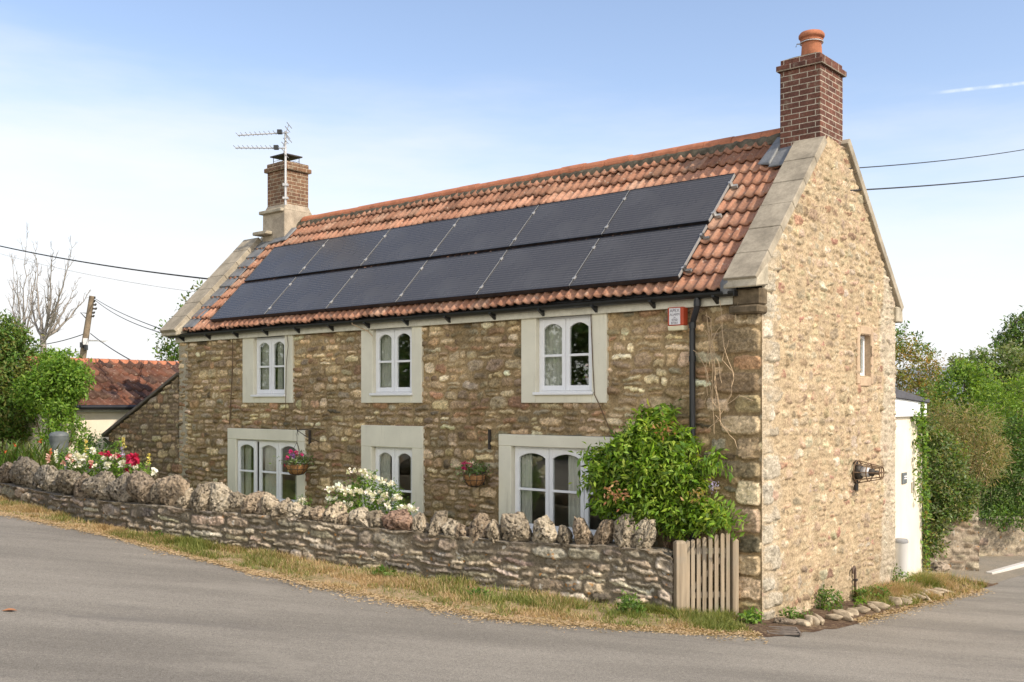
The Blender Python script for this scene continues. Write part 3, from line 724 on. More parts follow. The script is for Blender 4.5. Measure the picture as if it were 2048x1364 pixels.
for x in (-11.95, -11.55):
    for y in (1.85, 2.2): m.tube([(x, y, 7.44), (x, y, 7.60)], .008, 5)
for y in np.linspace(1.85, 2.2, 5): m.tube([(-11.95, y, 7.52), (-11.55, y, 7.52)], .005, 4)
m.box(-12.0, -11.5, 1.80, 2.25, 7.60, 7.625); m.build('cowl', IRON, ch)

# ---- eaves: fascia, gutter, brackets, downpipe
m = MB(); m.box(-12.52, -.26, -.075, -.045, 3.685, 3.83); m.box(-12.52, -.26, -.045, .03, 3.76, 3.79); m.build('fascia', FASCIA, cot, bevel=.005)
g = MB(); prof = [(-.065*math.cos(a), -.062*math.sin(a)) for a in np.linspace(0, math.pi, 9)]; inn = [(-.056*math.cos(a), -.053*math.sin(a)) for a in np.linspace(math.pi, 0, 9)]
g.prism([(-.145+a, 3.835+b_2) for a, b_2 in prof+inn], -12.62, -.27, 0)
g.box(-.272, -.262, -.205, -.085, 3.775, 3.838)
gut = g.build('gutter', BLACK, cot)
for i, x in enumerate(np.linspace(-12.2, -.55, 14)):
    m = MB(); m.prism([(-.078, 3.70), (-.078, 3.80), (-.20, 3.80), (-.20, 3.775)], x-.018, x+.018, 0); m.build('bracket', BLACK, gut)
m = MB(); m.lathe([(.075, 0), (.095, .05), (.095, .14), (.075, .18), (0, .19)], (-.38, -.13, 3.80), 16); m.build('gutter_end', LEAD, gut)
sp_ = .79
m = MB(); m.tube([(-sp_, -.145, 3.79), (-sp_, -.145, 3.70), (-sp_-.01, -.142, 3.66), (-sp_-.08, -.10, 3.53), (-sp_-.1, -.09, 3.47), (-sp_-.1, -.09, 3.4), (-sp_-.1, -.09, .1)], .038, 14)
dp = m.build('downpipe', BLACK, cot)
for z in (3.72, 3.46, 3.05, 2.0, 1.1):
    m = MB(); m.tube([(-sp_-(.1 if z < 3.6 else 0), -.09-(.055 if z > 3.6 else 0), z-.035), (-sp_-(.1 if z < 3.6 else 0), -.09-(.055 if z > 3.6 else 0), z+.035)], .046, 14); m.build('pipe_collar', BLACK, dp)
# thin cables and old iron wall ties on the front wall
for cp, cr in (([(-2.45, -.06, 3.68), (-2.42, -.055, 3.0), (-2.40, -.05, 2.62), (-2.33, -.05, 2.5), (-2.1, -.04, 2.05)], .007), ([(-10.62, -.055, 3.68), (-10.62, -.05, 3.2), (-10.68, -.05, 2.5), (-10.72, -.05, 2.1)], .009), ([(-8.98, -.06, 3.68), (-8.95, -.06, 3.5), (-9.0, -.06, 3.2), (-9.02, -.06, 2.6), (-9.05, -.05, 2.2)], .005), ([(-7.12, -.18, 3.84), (-7.10, -.2, 3.78), (-7.02, -.09, 3.72), (-6.85, -.08, 3.66), (-6.78, -.05, 3.58)], .008)):
    m = MB(); m.tube(cp, cr, 6); m.build('wall_cable', CABLE2 if cr != .008 else STRAWSTEM, cot)
for s_, z0_, z1_ in ((8.38, 1.80, 2.04), (4.27, 1.83, 2.12)):
    m = MB(); m.box(-s_-.013, -s_+.013, -.06, -.02, z0_, z1_); m.build('wall_tie', IRON, cot)
# ------------------------------------------------------------------ land, road, verges
EDGEPX = [(0, 1027), (120, 1052), (250, 1080), (500, 1145), (750, 1195), (1000, 1240), (1250, 1258), (1400, 1266), (1530, 1271), (1600, 1268), (1700, 1248), (1850, 1210), (1950, 1186), (2005, 1162), (2048, 1150)]
EP = [G(*p) for p in EDGEPX]
d0 = (EP[0][0]-EP[2][0], EP[0][1]-EP[2][1]); 
EP = [(EP[0][0]+d0[0]*12, EP[0][1]+d0[1]*14), (EP[0][0]+d0[0]*3, EP[0][1]+d0[1]*3.2)] + EP + [(EP[-1][0]+4, EP[-1][1]+2.6), (EP[-1][0]+40, EP[-1][1]+20)]
EX = np.array([p[0] for p in EP]); EY = np.array([p[1] for p in EP])
def edge_y(x): return np.interp(x, EX, EY)
def sheet(name, xs, ylo, yhi, nrow, mat, dz, k='structure', bumpz=0.0):
    xs = np.asarray(xs); f = np.linspace(0, 1, nrow)[:, None]
    Y = ylo[None, :]*(1-f) + yhi[None, :]*f; X = np.repeat(xs[None, :], nrow, 0)
    Zz = gz(X) + dz + (bumpz*(fbm(X*2.5, Y*2.5, 30, 4)-.2)*sm(f, 0, .25) if bumpz else 0)
    return kind(ob(name, np_mesh(name, np.stack([X, Y, Zz], -1).reshape(-1, 3), grid_faces(nrow, len(xs)), mat, True)), k)
gx = np.concatenate([[-3000, -800, -200, -90], np.arange(-60, 60.1, 1.0), [90, 200, 800, 3000]])
gy = np.concatenate([[-300, -80], np.arange(-40, 80, 1.5), [90, 110, 150, 250, 600, 1500, 4000]])
X, Y = np.meshgrid(gx, gy)
kind(ob('ground', np_mesh('ground', np.stack([X, Y, gz(X)-.06], -1).reshape(-1, 3), grid_faces(len(gy), len(gx)), EARTH, True)), 'structure')
xs = np.concatenate([np.arange(-80, -20, 2), np.arange(-20, 12, .05), np.arange(12, 46, 1)])
ye = edge_y(xs) + .10*(fbm(xs*2.2, xs*0+2, 33, 4)-.5)+.08
sheet('road', xs, np.full(len(xs), -30.0), ye, 60, ASPH, .0)
# garden wall line in plan (front face), from the gate leftwards
WP = [(1.90, 12.03), (-.15, 12.70), (-2.1, 13.40), (-4.4, 14.22), (-5.5, 14.75), (-7.0, 15.95), (-9.2, 17.9), (-13.0, 21.5)]
def resample(P, step):
    P = np.array(P, float)
    for _ in range(3):
        Q = [P[0]]
        for a, b in zip(P[:-1], P[1:]): Q += [a*.75+b*.25, a*.25+b*.75]
        P = np.array(Q + [P[-1]])
    d = np.r_[0, np.cumsum(np.hypot(*np.diff(P, axis=0).T))]; n = int(d[-1]/step)
    u = np.linspace(0, d[-1], n); return np.stack([np.interp(u, d, P[:, 0]), np.interp(u, d, P[:, 1])], 1), u
WPT, WU = resample(WP, .02)
def wall_y(x): return np.interp(x, WPT[::-1, 0], WPT[::-1, 1])
TOPX = [-13, -9.2, -7.0, -5.16, -4.4, -3.25, -2.1, -1.1, -.15, 1.3, 1.75, 1.95]
TOPZ = [1.42, 1.13, 1.03, 1.035, 1.0, .965, .875, .835, .775, .775, .74, .66]
xs = np.arange(-13, 2.72, .05)
yl = edge_y(xs)-.05+.30*(fbm(xs*2.6, xs*0+5, 35, 5)-.5)
yh = np.where(xs < 1.9, wall_y(np.minimum(xs, 1.9))+.12, np.interp(xs, [1.9, 2.2, 2.72], [12.15, 13.2, 12.9]))
sheet('verge', xs, yl, np.maximum(yh, yl+.1), 26, VERGE, .004, bumpz=.05)
xs = np.arange(2.66, 8.0, .05)
gyl = 12.0+(xs-2.957)*ST/CT*1.0 + 0
gab = np.where(xs < 2.957, 12.3, 12.0+(xs-2.957)*(CT/ST)) 
yh = np.minimum(gab+.15, np.interp(xs, [2.6, 6.0, 6.6, 7.2, 8.0], [14.5, 17.5, 17.6, 17.3, 16.2]))
yl = edge_y(xs)-.02+.26*(fbm(xs*3.1, xs*0+9, 36, 5)-.5)
sheet('flower_bed', xs, yl, np.maximum(yh, yl+.05), 26, BED, .004, bumpz=.07)
xs = np.arange(7.0, 30, .2)
sheet('driveway', xs, edge_y(xs)+.02, np.full(len(xs), 27.0), 30, PAVE, .0025)

# ------------------------------------------------------------------ dry stone garden wall with its upright coping stones
GREYS = [(0.383, 0.319, 0.237), (0.332, 0.274, 0.207), (0.281, 0.233, 0.173), (0.422, 0.358, 0.269), (0.461, 0.389, 0.295), (0.231, 0.195, 0.151), (0.356, 0.298, 0.216), (0.394, 0.32, 0.237), (0.489, 0.428, 0.339), (0.295, 0.248, 0.191), (0.194, 0.168, 0.135)]
TW = .38; L = WU[-1]; HB = 1.10
X, Z, H, CC = rubble(L+TW, HB, .0165, 37, GREYS, (.15, .125, .09), ch=(.055, .17), ww=(.16, .55), gap=.009, depth=.050, warp=.04, split=.55, tone=.18, mdep=-.016, smear=.68, ew=.014)
u = X[0]-TW; pt = np.stack([np.interp(u, WU, WPT[:, 0]), np.interp(u, WU, WPT[:, 1])], 1)
tg = np.gradient(WPT, axis=0); tg /= np.linalg.norm(tg, axis=1)[:, None]
tn = np.stack([np.interp(u, WU, tg[:, 0]), np.interp(u, WU, tg[:, 1])], 1)
nrm = np.stack([-tn[:, 1], tn[:, 0]], 1)          # candidate outward normal
if nrm[len(nrm)//2][1] > 0: nrm = -nrm
e0 = tg[0]; back = -nrm[-1] if False else -np.array([nrm[np.searchsorted(u, 0)+2][0], nrm[np.searchsorted(u, 0)+2][1]])
neg = u < 0
pt[neg] = WPT[0] + back[None, :]*(-u[neg])[:, None]; nrm[neg] = -e0
H = H*sm(np.abs(u), 0, .05)[None, :]
top = np.interp(pt[:, 0], TOPX, TOPZ); top[neg] = TOPZ[-1]
ztop = top[None, :] - HB
Vx = pt[None, :, 0]+nrm[None, :, 0]*H; Vy = pt[None, :, 1]+nrm[None, :, 1]*H; Vz = Z+ztop+.02*(fbm(X*3, Z*0, 5, 3)-.5)*sm(Z, .8, 1.1)
V1 = np.stack([Vx, Vy, Vz], -1)
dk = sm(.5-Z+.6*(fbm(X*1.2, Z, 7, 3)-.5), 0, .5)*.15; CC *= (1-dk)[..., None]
nf = V1.shape[1]
# top and back
ks = 14; rows = []
ip = np.where(~neg)[0]
for j in range(ks):
    f = j/(ks-4) if j <= ks-4 else 1.0; dn = max(0, j-(ks-4))*.4
    p = pt[ip] - nrm[ip]*(f*TW)
    zz = V1[-1, ip, 2] - dn + (.035*(fbm(u[ip]*9, np.full(len(ip), f*4.), 12, 3)-.45) if 0 < f and dn == 0 else 0)
    if j == 0: rows.append(V1[-1, ip])
    else: rows.append(np.stack([p[:, 0], p[:, 1], zz], 1))
V2 = np.stack(rows); c2 = np.ones(V2.shape)*np.array((.25, .215, .165))*(.7+.6*fbm(np.tile(u[ip]*6, (ks, 1)), np.tile(np.arange(ks)[:, None]*.7, (1, len(ip))), 15, 4))[..., None]
F1 = grid_faces(*V1.shape[:2]); F2 = grid_faces(*V2.shape[:2])+V1[..., 0].size
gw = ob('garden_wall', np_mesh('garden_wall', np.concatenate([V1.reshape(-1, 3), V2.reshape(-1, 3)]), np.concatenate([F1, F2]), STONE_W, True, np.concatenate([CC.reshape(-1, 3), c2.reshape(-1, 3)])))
tag(gw, 'low lichen spotted rubble garden wall with upright coping stones beside the verge', 'garden wall')
bm = bmesh.new(); bmesh.ops.create_icosphere(bm, subdivisions=5, radius=1); ICO = np.array([v.co[:] for v in bm.verts]); ICF = np.array([[v.index for v in f.verts] for f in bm.faces]); 
bmesh.ops.delete(bm, geom=bm.verts, context='VERTS'); bmesh.ops.create_icosphere(bm, subdivisions=3, radius=1); ICO3 = np.array([v.co[:] for v in bm.verts]); ICF3 = np.array([[v.index for v in f.verts] for f in bm.faces]); bm.free()
def rock(a, b, c, seed, p=2.6, rough=.10, ico=None, nf=20):
    r = np.random.default_rng(seed); I = ICO if ico is None else ico
    d = (np.abs(I)**p).sum(1)**(-1/p); q = I*d[:, None]*(1+rough*1.3*noise3(I*1.5, seed))[:, None]
    for _ in range(nf):                                   # broken faces
        n = unit_(r.normal(size=3)); h = r.uniform(.66, .93); e = q @ n-h; q = q-np.maximum(0, e)[:, None]*n*.88
    f = fbm(I[:, 0]*3+seed+I[:, 2]*1.3, I[:, 1]*3+I[:, 2]*2.6, seed % 40, 5)-.5; f2 = fbm(I[:, 0]*9+seed-I[:, 2]*4, I[:, 1]*9+I[:, 2]*8, (seed+7) % 40, 3)
    pt_ = fbm(I[:, 0]*11+I[:, 2]*5+seed, I[:, 1]*11-I[:, 2]*10+3, (seed+13) % 40, 3); f4 = fbm(I[:, 0]*24+I[:, 2]*9, I[:, 1]*24-I[:, 2]*21+seed, (seed+19) % 40, 2)-.5
    q = q*(1+rough*1.7*f-rough*.9*sm(f2, .56, .75)-rough*.85*sm(pt_, .54, .68)+rough*.45*f4)[:, None]
    return q*np.array((a, b, c))
def unit_(v): return v/np.linalg.norm(v)
def at_wall(px):
    k = (px-CXP)/FPX; f = WPT[:, 0]-k*(WPT[:, 1]); i = int(np.argmin(np.abs(f))); return i
CAPS = [(-14, 12, 921), (9, 64, 914), (61, 101, 927), (98, 138, 930), (133, 164, 942), (158, 220, 939), (214, 255, 938), (246, 293, 938), (287, 314, 956), (311, 367, 938), (347, 377, 974), (372, 412, 964), (402, 456, 967), (447, 491, 976), (478, 532, 983), (508, 550, 982), (541, 576, 994), (560, 604, 1001), (590, 620, 1006), (614, 649, 1010), (635, 678, 1009), (668, 693, 1020), (684, 736, 1013), (722, 766, 1016), (753, 815, 1016), (812, 849, 1027), (847, 885, 1024), (882, 912, 1035), (905, 929, 1042), (925, 976, 1021), (970, 1000, 1038), (997, 1058, 1020), (1055, 1110, 1026), (1107, 1138, 1046), (1138, 1178, 1031), (1180, 1217, 1037), (1218, 1270, 1022), (1260, 1308, 1029)]
CPAL = [(0.41, 0.342, 0.245), (0.445, 0.37, 0.268), (0.382, 0.319, 0.234), (0.467, 0.399, 0.296), (0.342, 0.285, 0.205), (0.393, 0.308, 0.217)]
for i, (xa, xb, yt) in enumerate(CAPS):
    pm = (xa+xb)/2; k = at_wall(pm); P = WPT[k]; t = tg[k]; n = np.array([-t[1], t[0]]); n = n if n[1] > 0 else -n
    Yc = P[1]+.10; ang = abs(t[0] + abs(t[1])*0) ; w_ = (xb-xa)/FPX*Yc/max(.35, abs(t[0]-t[1]*((pm-CXP)/FPX)))
    zt = CAMH+(HYP-yt)/FPX*Yc; zb = float(np.interp(P[0], TOPX, TOPZ))-.05
    zb -= .05; hh = max(zt-zb, .2)/2*1.0; a = w_/2*(1.22 if pm < 420 else 1.1)
    V = rock(a, random.uniform(.15, .19), hh, 300+5*i, random.uniform(2.2, 4.5), random.uniform(.13, .19)); V[:, 0] *= 1-random.uniform(0, .32)*sm(V[:, 2]/hh, -.2, 1.0)
    ly = random.uniform(-.3, .3); V[:, 0] += V[:, 2]*ly
    c = np.array(CPAL[1+i % 5] if i % 7 else CPAL[5])*random.uniform(.85, 1.1)
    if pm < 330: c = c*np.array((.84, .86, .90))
    if i == 24: c = np.array((.33, .22, .16))
    cc = c[None, :]*(1+.22*noise3(ICO*2.2, 900+i))[:, None]
    rot = np.array([[t[0], n[0]], [t[1], n[1]]]); xy = V[:, :2] @ rot.T
    W3 = np.stack([xy[:, 0], xy[:, 1], V[:, 2]], 1)
    cen = P+n*.15
    ob('coping_stone', np_mesh('coping_stone', W3, ICF, STONE_C, True, np.clip(cc, .02, .8)), gw, (cen[0], cen[1], zb+hh), label='reddish coping stone' if i == 24 else None)

# ------------------------------------------------------------------ gate between wall end and cottage
ga, gb = np.array((1.985, 12.03)), np.array((2.72, 12.17)); gd = gb-ga; gl = np.linalg.norm(gd); grz = math.atan2(gd[1], gd[0])
def post(px, w_, yt, dx):
    k = (px-CXP)/FPX; s_ = (k*ga[1]-ga[0])/(gd[0]-k*gd[1]); p = ga+gd*s_
    m = MB(); z1 = CAMH+(HYP-yt)/FPX*p[1]-float(gz(p[0])); m.box(-w_/2, w_/2, -.06, .06, -.2, z1-.015); m.hexa([(-w_/2, -.06, z1-.015), (w_/2, -.06, z1-.015), (w_/2, .06, z1-.015), (-w_/2, .06, z1-.015), (-w_/2+.02, -.03, z1+.005), (w_/2-.02, -.03, z1+.005), (w_/2-.02, .03, z1+.005), (-w_/2+.02, .03, z1+.005)])
    o = m.build('gate_post', WOOD, None, (p[0], p[1], float(gz(p[0]))), .006); o.rotation_euler.z = grz; return o
tag(post(1360, .135, 1082, 0), 'thick weathered wooden gate post against the end of the garden wall', 'gate post', 'posts of the garden gate')
tag(post(1468, .075, 1077, 0), 'slim weathered wooden gate post against the cottage corner', 'gate post', 'posts of the garden gate')
gate = thing('garden_gate', 'small weathered wooden picket gate between garden wall and cottage corner', 'gate', (ga[0], ga[1], float(gz(2.3))), grz)
PX = [(1374, 1080), (1384, 1078), (1395.5, 1076), (1407, 1073.6), (1419, 1070), (1431, 1068), (1443, 1066), (1454, 1065)]
zb = .03; gxs = []
for px, yt in PX:
    k = (px-CXP)/FPX; s_ = (k*ga[1]-ga[0])/(gd[0]-k*gd[1]); p = ga+gd*s_; x = s_*gl; gxs.append(x)
    zt = CAMH+(HYP-yt)/FPX*p[1]-float(gz(2.3)); z0 = zb+random.uniform(-.02, .01); w_ = .024
    pts = [(x-w_, z0), (x+w_, z0), (x+w_, zt-.025)] + [(x+w_*math.cos(a), zt-.025+.025*math.sin(a)) for a in np.linspace(.3, math.pi-.3, 6)] + [(x-w_, zt-.025)]
    m = MB(); m.prism(pts, -.035, -.015, 1); m.build('picket', WOOD, gate, bevel=.003)
for z in (.22, .74):
    m = MB(); m.box(gxs[0]-.04, gxs[-1]+.03, -.014, .025, z, z+.07); m.build('rail', WOOD, gate, bevel=.003)
m = MB(); m.hexa([(gxs[0]-.02, -.012, .29), (gxs[0]+.06, -.012, .29), (gxs[0]+.06, .02, .29), (gxs[0]-.02, .02, .29), (gxs[-1]-.06, -.012, .735), (gxs[-1]+.02, -.012, .735), (gxs[-1]+.02, .02, .735), (gxs[-1]-.06, .02, .735)]); m.build('brace', WOOD, gate)

# ------------------------------------------------------------------ lean-to wall, outhouse, extension, boundary walls
lo = thing('lean_to', 'low dark rubble lean to with sloping top against the far end of the cottage', 'outbuilding', hw(12.5, 0, 0), -TH)
X, Z, H, CC = rubble(2.75, 3.6, .02, 51, [tuple(np.array(c)*.85) for c in BROWN], (.17, .125, .08), depth=.04)
Zl = Z-.3; ZTl = np.interp(2.75-X, [0, 2.75], [3.02, 1.82])
kp = Zl[:-1, :-1] < ZTl[:-1, :-1]; Zl = np.minimum(Zl, ZTl); H = H*sm(X, 0, .04)
ob('wall', np_mesh('lean_to_wall', np.stack([X-2.75, -H, Zl], -1).reshape(-1, 3), grid_faces(*X.shape, kp), STONE_F, True, CC.reshape(-1, 3)), lo)
m = MB(); m.prism([(-2.75, -.3), (-.02, -.3), (-.02, 3.0), (-2.75, 1.8)], .05, 2.2, 1); m.build('body', KNEE, lo)
m = MB(); m.prism([(-2.95, 1.76), (.0, 3.05), (.0, 3.11), (-2.97, 1.83)], -.06, 2.3, 1); m.build('roof', m_plain('lean to roof', (.14, .12, .10), .9, (6, .6, 1.3), 40), lo, bevel=.01)
m = MB(); m.tube([(-2.9, -.02, 1.72), (-2.72, -.02, 1.64), (-2.6, .05, 1.62)], .035, 8); m.build('spout', IRON, lo)

oh = thing('outhouse', 'low cream outhouse with weathered red tiled roof left of the cottage', 'outhouse', hw(16.5, -.35, 0), -TH)
m = MB(); m.box(-3.2, 0, .02, 7, 0, 2.44); m.prism([(-3.2, 2.44), (0, 2.44), (-1.6, 3.5)], .02, .22, 1); m.build('wall', RENDER, oh)
m = MB(); m.box(-.02, .012, 1.55, 2.25, 1.75, 2.28); m.build('window', DKGREY, oh)
OHN = math.hypot(1.85, 1.14)
def ohp(s, v, n):      # s along the ridge, v up the slope
    return (.18-v*1.85/OHN+n*1.14/OHN, s, 2.40+v*1.14/OHN+n*1.85/OHN)
r_ = np.random.default_rng(8); us = np.arange(-.05, 6, .03); ph = (us % .26)/.26; prof = np.where(ph < .5, .05*np.sin(np.pi*ph/.5), -.012*np.sin(np.pi*(ph-.5)/.5)); ti = np.floor(us/.26).astype(int)-int(np.floor(us[0]/.26))
P, FC, cols, base = [], [], [], 0
opal = .78*np.array([(.215, .095, .06), (.17, .08, .055), (.13, .07, .05), (.25, .11, .07), (.10, .06, .05), (.19, .10, .07)])
for c in range(6):
    tcol = opal[r_.integers(6, size=ti.max()+2)]*(1+r_.normal(size=(ti.max()+2, 1))*.15); jv = r_.normal(size=ti.max()+2)*.012
    for rv, rn in [(-.004, .0), (0, .055), (.5, .028), (1.02, 0)]:
        v = (c+rv)*OHN/6+jv[ti]*(1-max(0, rv)); n = prof+rn-(.02 if rv < 0 else 0)
        P += [ohp(us[k], v[k], n[k]) for k in range(len(us))]
    FC.append(grid_faces(4, len(us))+base); cols.append(np.tile(tcol[ti[:-1]], (3, 1))); base += 4*len(us)
orf = ob('roof', np_mesh('outhouse_roof', P, np.concatenate(FC), TILE, False, np.clip(np.concatenate(cols), .01, .8), 'FACE'), oh)
m = MB(); m.prism([(-1.79, 3.44), (-3.4, 2.36), (-3.4, 2.42), (-1.79, 3.52)], -.05, 6, 1); m.build('rear_slope', TERRA, orf)
for i in range(14):
    a = -.06+i*.44; m = MB(); arc = [(-1.67+.13*math.cos(q), 3.46+.12*math.sin(q)) for q in np.linspace(-.2, math.pi+.2, 11)]; m.prism(arc, a, a+.432, 1); m.build('ridge_tile', TERRA, orf)
m = MB(); m.tube([(.24, -.05, 2.40), (.24, 6, 2.40)], .055, 10); m.build('gutter', BLACK, oh)
m = MB(); m.box(.0, .14, 0, 6, 2.30, 2.36); m.build('fascia', FASCIA, oh)
m = MB(); m.tube([(.24, .12, 2.38), (.12, .12, 2.2), (.10, .12, 1.72), (.16, .05, 1.62), (.34, -.22, 1.42)], .035, 10); m.build('downpipe', CABLE2, oh)

ex = thing('extension', 'white rendered lean to extension behind the sunlit gable with dark felt roof edge', 'extension', hw(.2, WID, 0), -TH)
m = MB(); m.prism([(.0, -.7), (1.80, -.7), (1.80, 2.28), (0, 2.28)], -2.5, .0, 0); m.build('wall', RENDER, ex)
m = MB(); m.prism([(-.02, 2.285), (1.85, 2.285), (1.85, 2.505), (-.02, 2.60)], -2.6, .06, 0); m.build('fascia', WHITE, ex, bevel=.006)
m = MB(); m.prism([(-.02, 2.60), (1.88, 2.505), (1.88, 2.56), (-.02, 2.76)], -2.65, .10, 0); m.build('roof_edge', SLATE, ex, bevel=.008)
sg = thing('house_sign', 'small dark plate with pale marks on the white extension wall', 'sign', hw(.2, 5.29, 1.23), -TH)
m = MB(); m.box(.002, .022, -.10, .10, -.01, .165); m.build('plate', DKGREY, sg, bevel=.004)
m = MB(); m.box(.023, .026, -.04, .085, .098, .116); m.box(.023, .026, -.04, .085, .062, .080); m.box(.023, .026, .0, .016, .081, .097); m.build('lettering', LABELW, sg)
sg = thing('wall_tag', 'pale square tag under ivy on the white extension wall', 'tag', hw(.2, 5.70, 1.05), -TH)
m = MB(); m.box(.002, .016, -.06, .06, 0, .17); m.build('plate', m_plain('faded tag', (.42, .38, .30), .8), sg, bevel=.004)
# low boundary walls beyond the drive
def plain_wall(name, label, cat, A, B, z0, z1a, z1b, th, seed, pal, mort, group=None):
    A, B = np.array(A), np.array(B); Lw = np.linalg.norm(B-A); t = (B-A)/Lw; n = np.array([t[1], -t[0]]); n = n if n[1] < 0 else -n
    hmax = max(z1a, z1b)-z0; X, Z, H, CC = rubble(Lw, hmax, .03, seed, pal, mort, ch=(.09, .2), ww=(.15, .5), depth=.04)
    zt = z1a+(z1b-z1a)*X/Lw-z0; Z = Z*zt/hmax
    Vf = np.stack([A[0]+t[0]*X+n[0]*H, A[1]+t[1]*X+n[1]*H, z0+Z], -1); nx = X.shape[1]
    tr = []
    for f in (.0, .33, .66, 1.0):
        tr.append(np.stack([A[0]+t[0]*X[0]-n[0]*th*f, A[1]+t[1]*X[0]-n[1]*th*f, z0+zt[-1]+.05*(fbm(X[0]*4, X[0]*0+f*3, 3, 3)-.4)], -1))
    tr[0] = Vf[-1]; tr.append(tr[-1]-np.array([0, 0, hmax])); Vt = np.stack(tr)
    nv = Vf[..., 0].size; Fs = np.concatenate([grid_faces(*X.shape), grid_faces(5, nx)+nv])
    # end caps
    V = np.concatenate([Vf.reshape(-1, 3), Vt.reshape(-1, 3)]); ct = np.ones((5*nx, 3))*np.array(mort)*.9
    caps = []
    for j in (0, nx-1):
        k0, k1, k2, k3 = j, (X.shape[0]-1)*nx+j, nv+3*nx+j, nv+4*nx+j; caps.append([k0, k1, k2, k3])
    o = ob(name, np_mesh(name, V, np.concatenate([Fs, np.array(caps)]), STONE_W, True, np.concatenate([CC.reshape(-1, 3), ct])))
    return tag(o, label, cat, group)
DW = [(.34, .28, .20), (.30, .25, .18), (.38, .32, .23), (.27, .21, .15), (.36, .27, .19)]
g1 = G(1940, 1112); g2 = G(2048, 1104)
plain_wall('boundary_wall', 'low pale stone wall under the dark hedge beyond the drive', 'stone wall', g1, (g2[0]+5, g2[1]+.6), -1.0, CAMH+(HYP-1040)/FPX*g1[1], CAMH+(HYP-1036)/FPX*g2[1], .5, 61, DW, (.36, .30, .22))
pA, pB = G(1868, 1140), G(1952, 1141)
plain_wall('stone_pier', 'broad lichen covered stone pier smothered by ivy beside the drive', 'pier', (pA[0], pA[1]+.2), (pB[0], pB[1]-.1), -.9, CAMH+(HYP-1000)/FPX*pA[1], CAMH+(HYP-1022)/FPX*pB[1], .9, 62, [tuple(np.array(c)*.95) for c in DW], (.34, .28, .21))
ka, kb = G(1985, 1149), G(2048, 1134); kd = np.array(kb)-np.array(ka); kb = np.array(ka)+kd*4
m = MB(); nn_ = np.array([-kd[1], kd[0]])/np.hypot(*kd)*.12; kz0, kz1 = float(gz(ka[0])), float(gz(kb[0]))
m.hexa([(ka[0], ka[1], kz0-.1), (kb[0], kb[1], kz1-.1), (kb[0]+nn_[0], kb[1]+nn_[1], kz1-.1), (ka[0]+nn_[0], ka[1]+nn_[1], kz0-.1), (ka[0], ka[1], kz0+.035), (kb[0], kb[1], kz1+.035), (kb[0]+nn_[0], kb[1]+nn_[1], kz1+.035), (ka[0]+nn_[0], ka[1]+nn_[1], kz0+.035)])
kind(m.build('kerb', m_plain('white kerb', (.62, .58, .52), .85, (4, .8, 1.1), 40), None, bevel=.01), 'structure')
# far hills
xs = np.linspace(-1400, 1400, 140); hz_ = 26+16*fbm(xs*.004, xs*0, 3, 3)+14*sm(xs, 200, 700)
V = np.concatenate([np.stack([xs, xs*0+1050, xs*0-8], 1), np.stack([xs, xs*0+1350, hz_*1.15], 1), np.stack([xs, xs*0+1900, hz_*1.35], 1)])
kind(ob('hills', np_mesh('hills', V, grid_faces(3, 140), m_plain('distant hillside', (.20, .22, .22), .95, (.01, .9, 1.1)), True)), 'structure')
# ------------------------------------------------------------------ plants
def unit(v): return v/np.maximum(np.linalg.norm(v, axis=-1, keepdims=True), 1e-6)
def leaf_mesh(name, pos, outw, L, pal, seed, width=.42, droop=.15, mat=LEAF, cid=None, updir=.5, rand=.7, jit=.12):
    r = np.random.default_rng(seed+77); n = len(pos)
    a = unit(outw*.45 + r.normal(size=(n, 3))*rand + np.array((0, 0, -.15)))
    nr = unit(outw*.6 + np.array((0, 0, updir)) + r.normal(size=(n, 3))*.55)
    b = unit(np.cross(nr, a)); nr = np.cross(a, b)
    l = (L*r.uniform(.65, 1.35, n))[:, None]; w_ = l*width
    P = np.stack([pos, pos+a*l*.5+b*w_*.5, pos+a*l-nr*l*droop, pos+a*l*.5-b*w_*.5], 1).reshape(-1, 3)
    Fq = np.arange(n*4).reshape(n, 4)
    pal = np.array(pal); k = r.integers(len(pal), size=n) if cid is None else np.where(r.random(n) < .6, cid % len(pal), r.integers(len(pal), size=n))
    c = pal[k]*(1+r.normal(size=(n, 1))*jit)*(1+r.normal(size=(n, 3))*.05)
    return np_mesh(name, P, Fq, mat, False, np.clip(c, .004, .8), 'FACE')
def cloud(blobs, n, seed, per=12, csize=.10, lump=.28, shell=.5, zmin=None):
    r = np.random.default_rng(seed); B = np.array(blobs, float); nc = max(1, n//per)
    wt = (B[:, 3]*B[:, 4]+B[:, 4]*B[:, 5]+B[:, 3]*B[:, 5]); k = r.choice(len(B), nc*2, p=wt/wt.sum())
    d = unit(r.normal(size=(nc*2, 3))); rad = 1-shell*r.random(nc*2)**2
    rad = rad*(1+lump*noise3(d*2.3+k[:, None]*1.7, seed))
    c = B[k, :3]+d*rad[:, None]*B[k, 3:6]
    # drop clusters deep inside another blob
    deep = np.zeros(nc*2, bool)
    for j in range(len(B)):
        q = (((c-B[j, :3])/B[j, 3:6])**2).sum(1); deep |= (q < .36) & (k != j)
    if zmin is not None: deep |= c[:, 2] < zmin
    ii = np.where(~deep)[0][:nc]; c = c[ii]; d = d[ii]
    m = len(ii)*per; ci = np.repeat(np.arange(len(ii)), per)
    p = c[ci]+r.normal(size=(m, 3))*csize*.6*np.array((1, 1, .8))
    o = unit(d[ci]+unit(p-c[ci])*.5)
    return p, o, ci
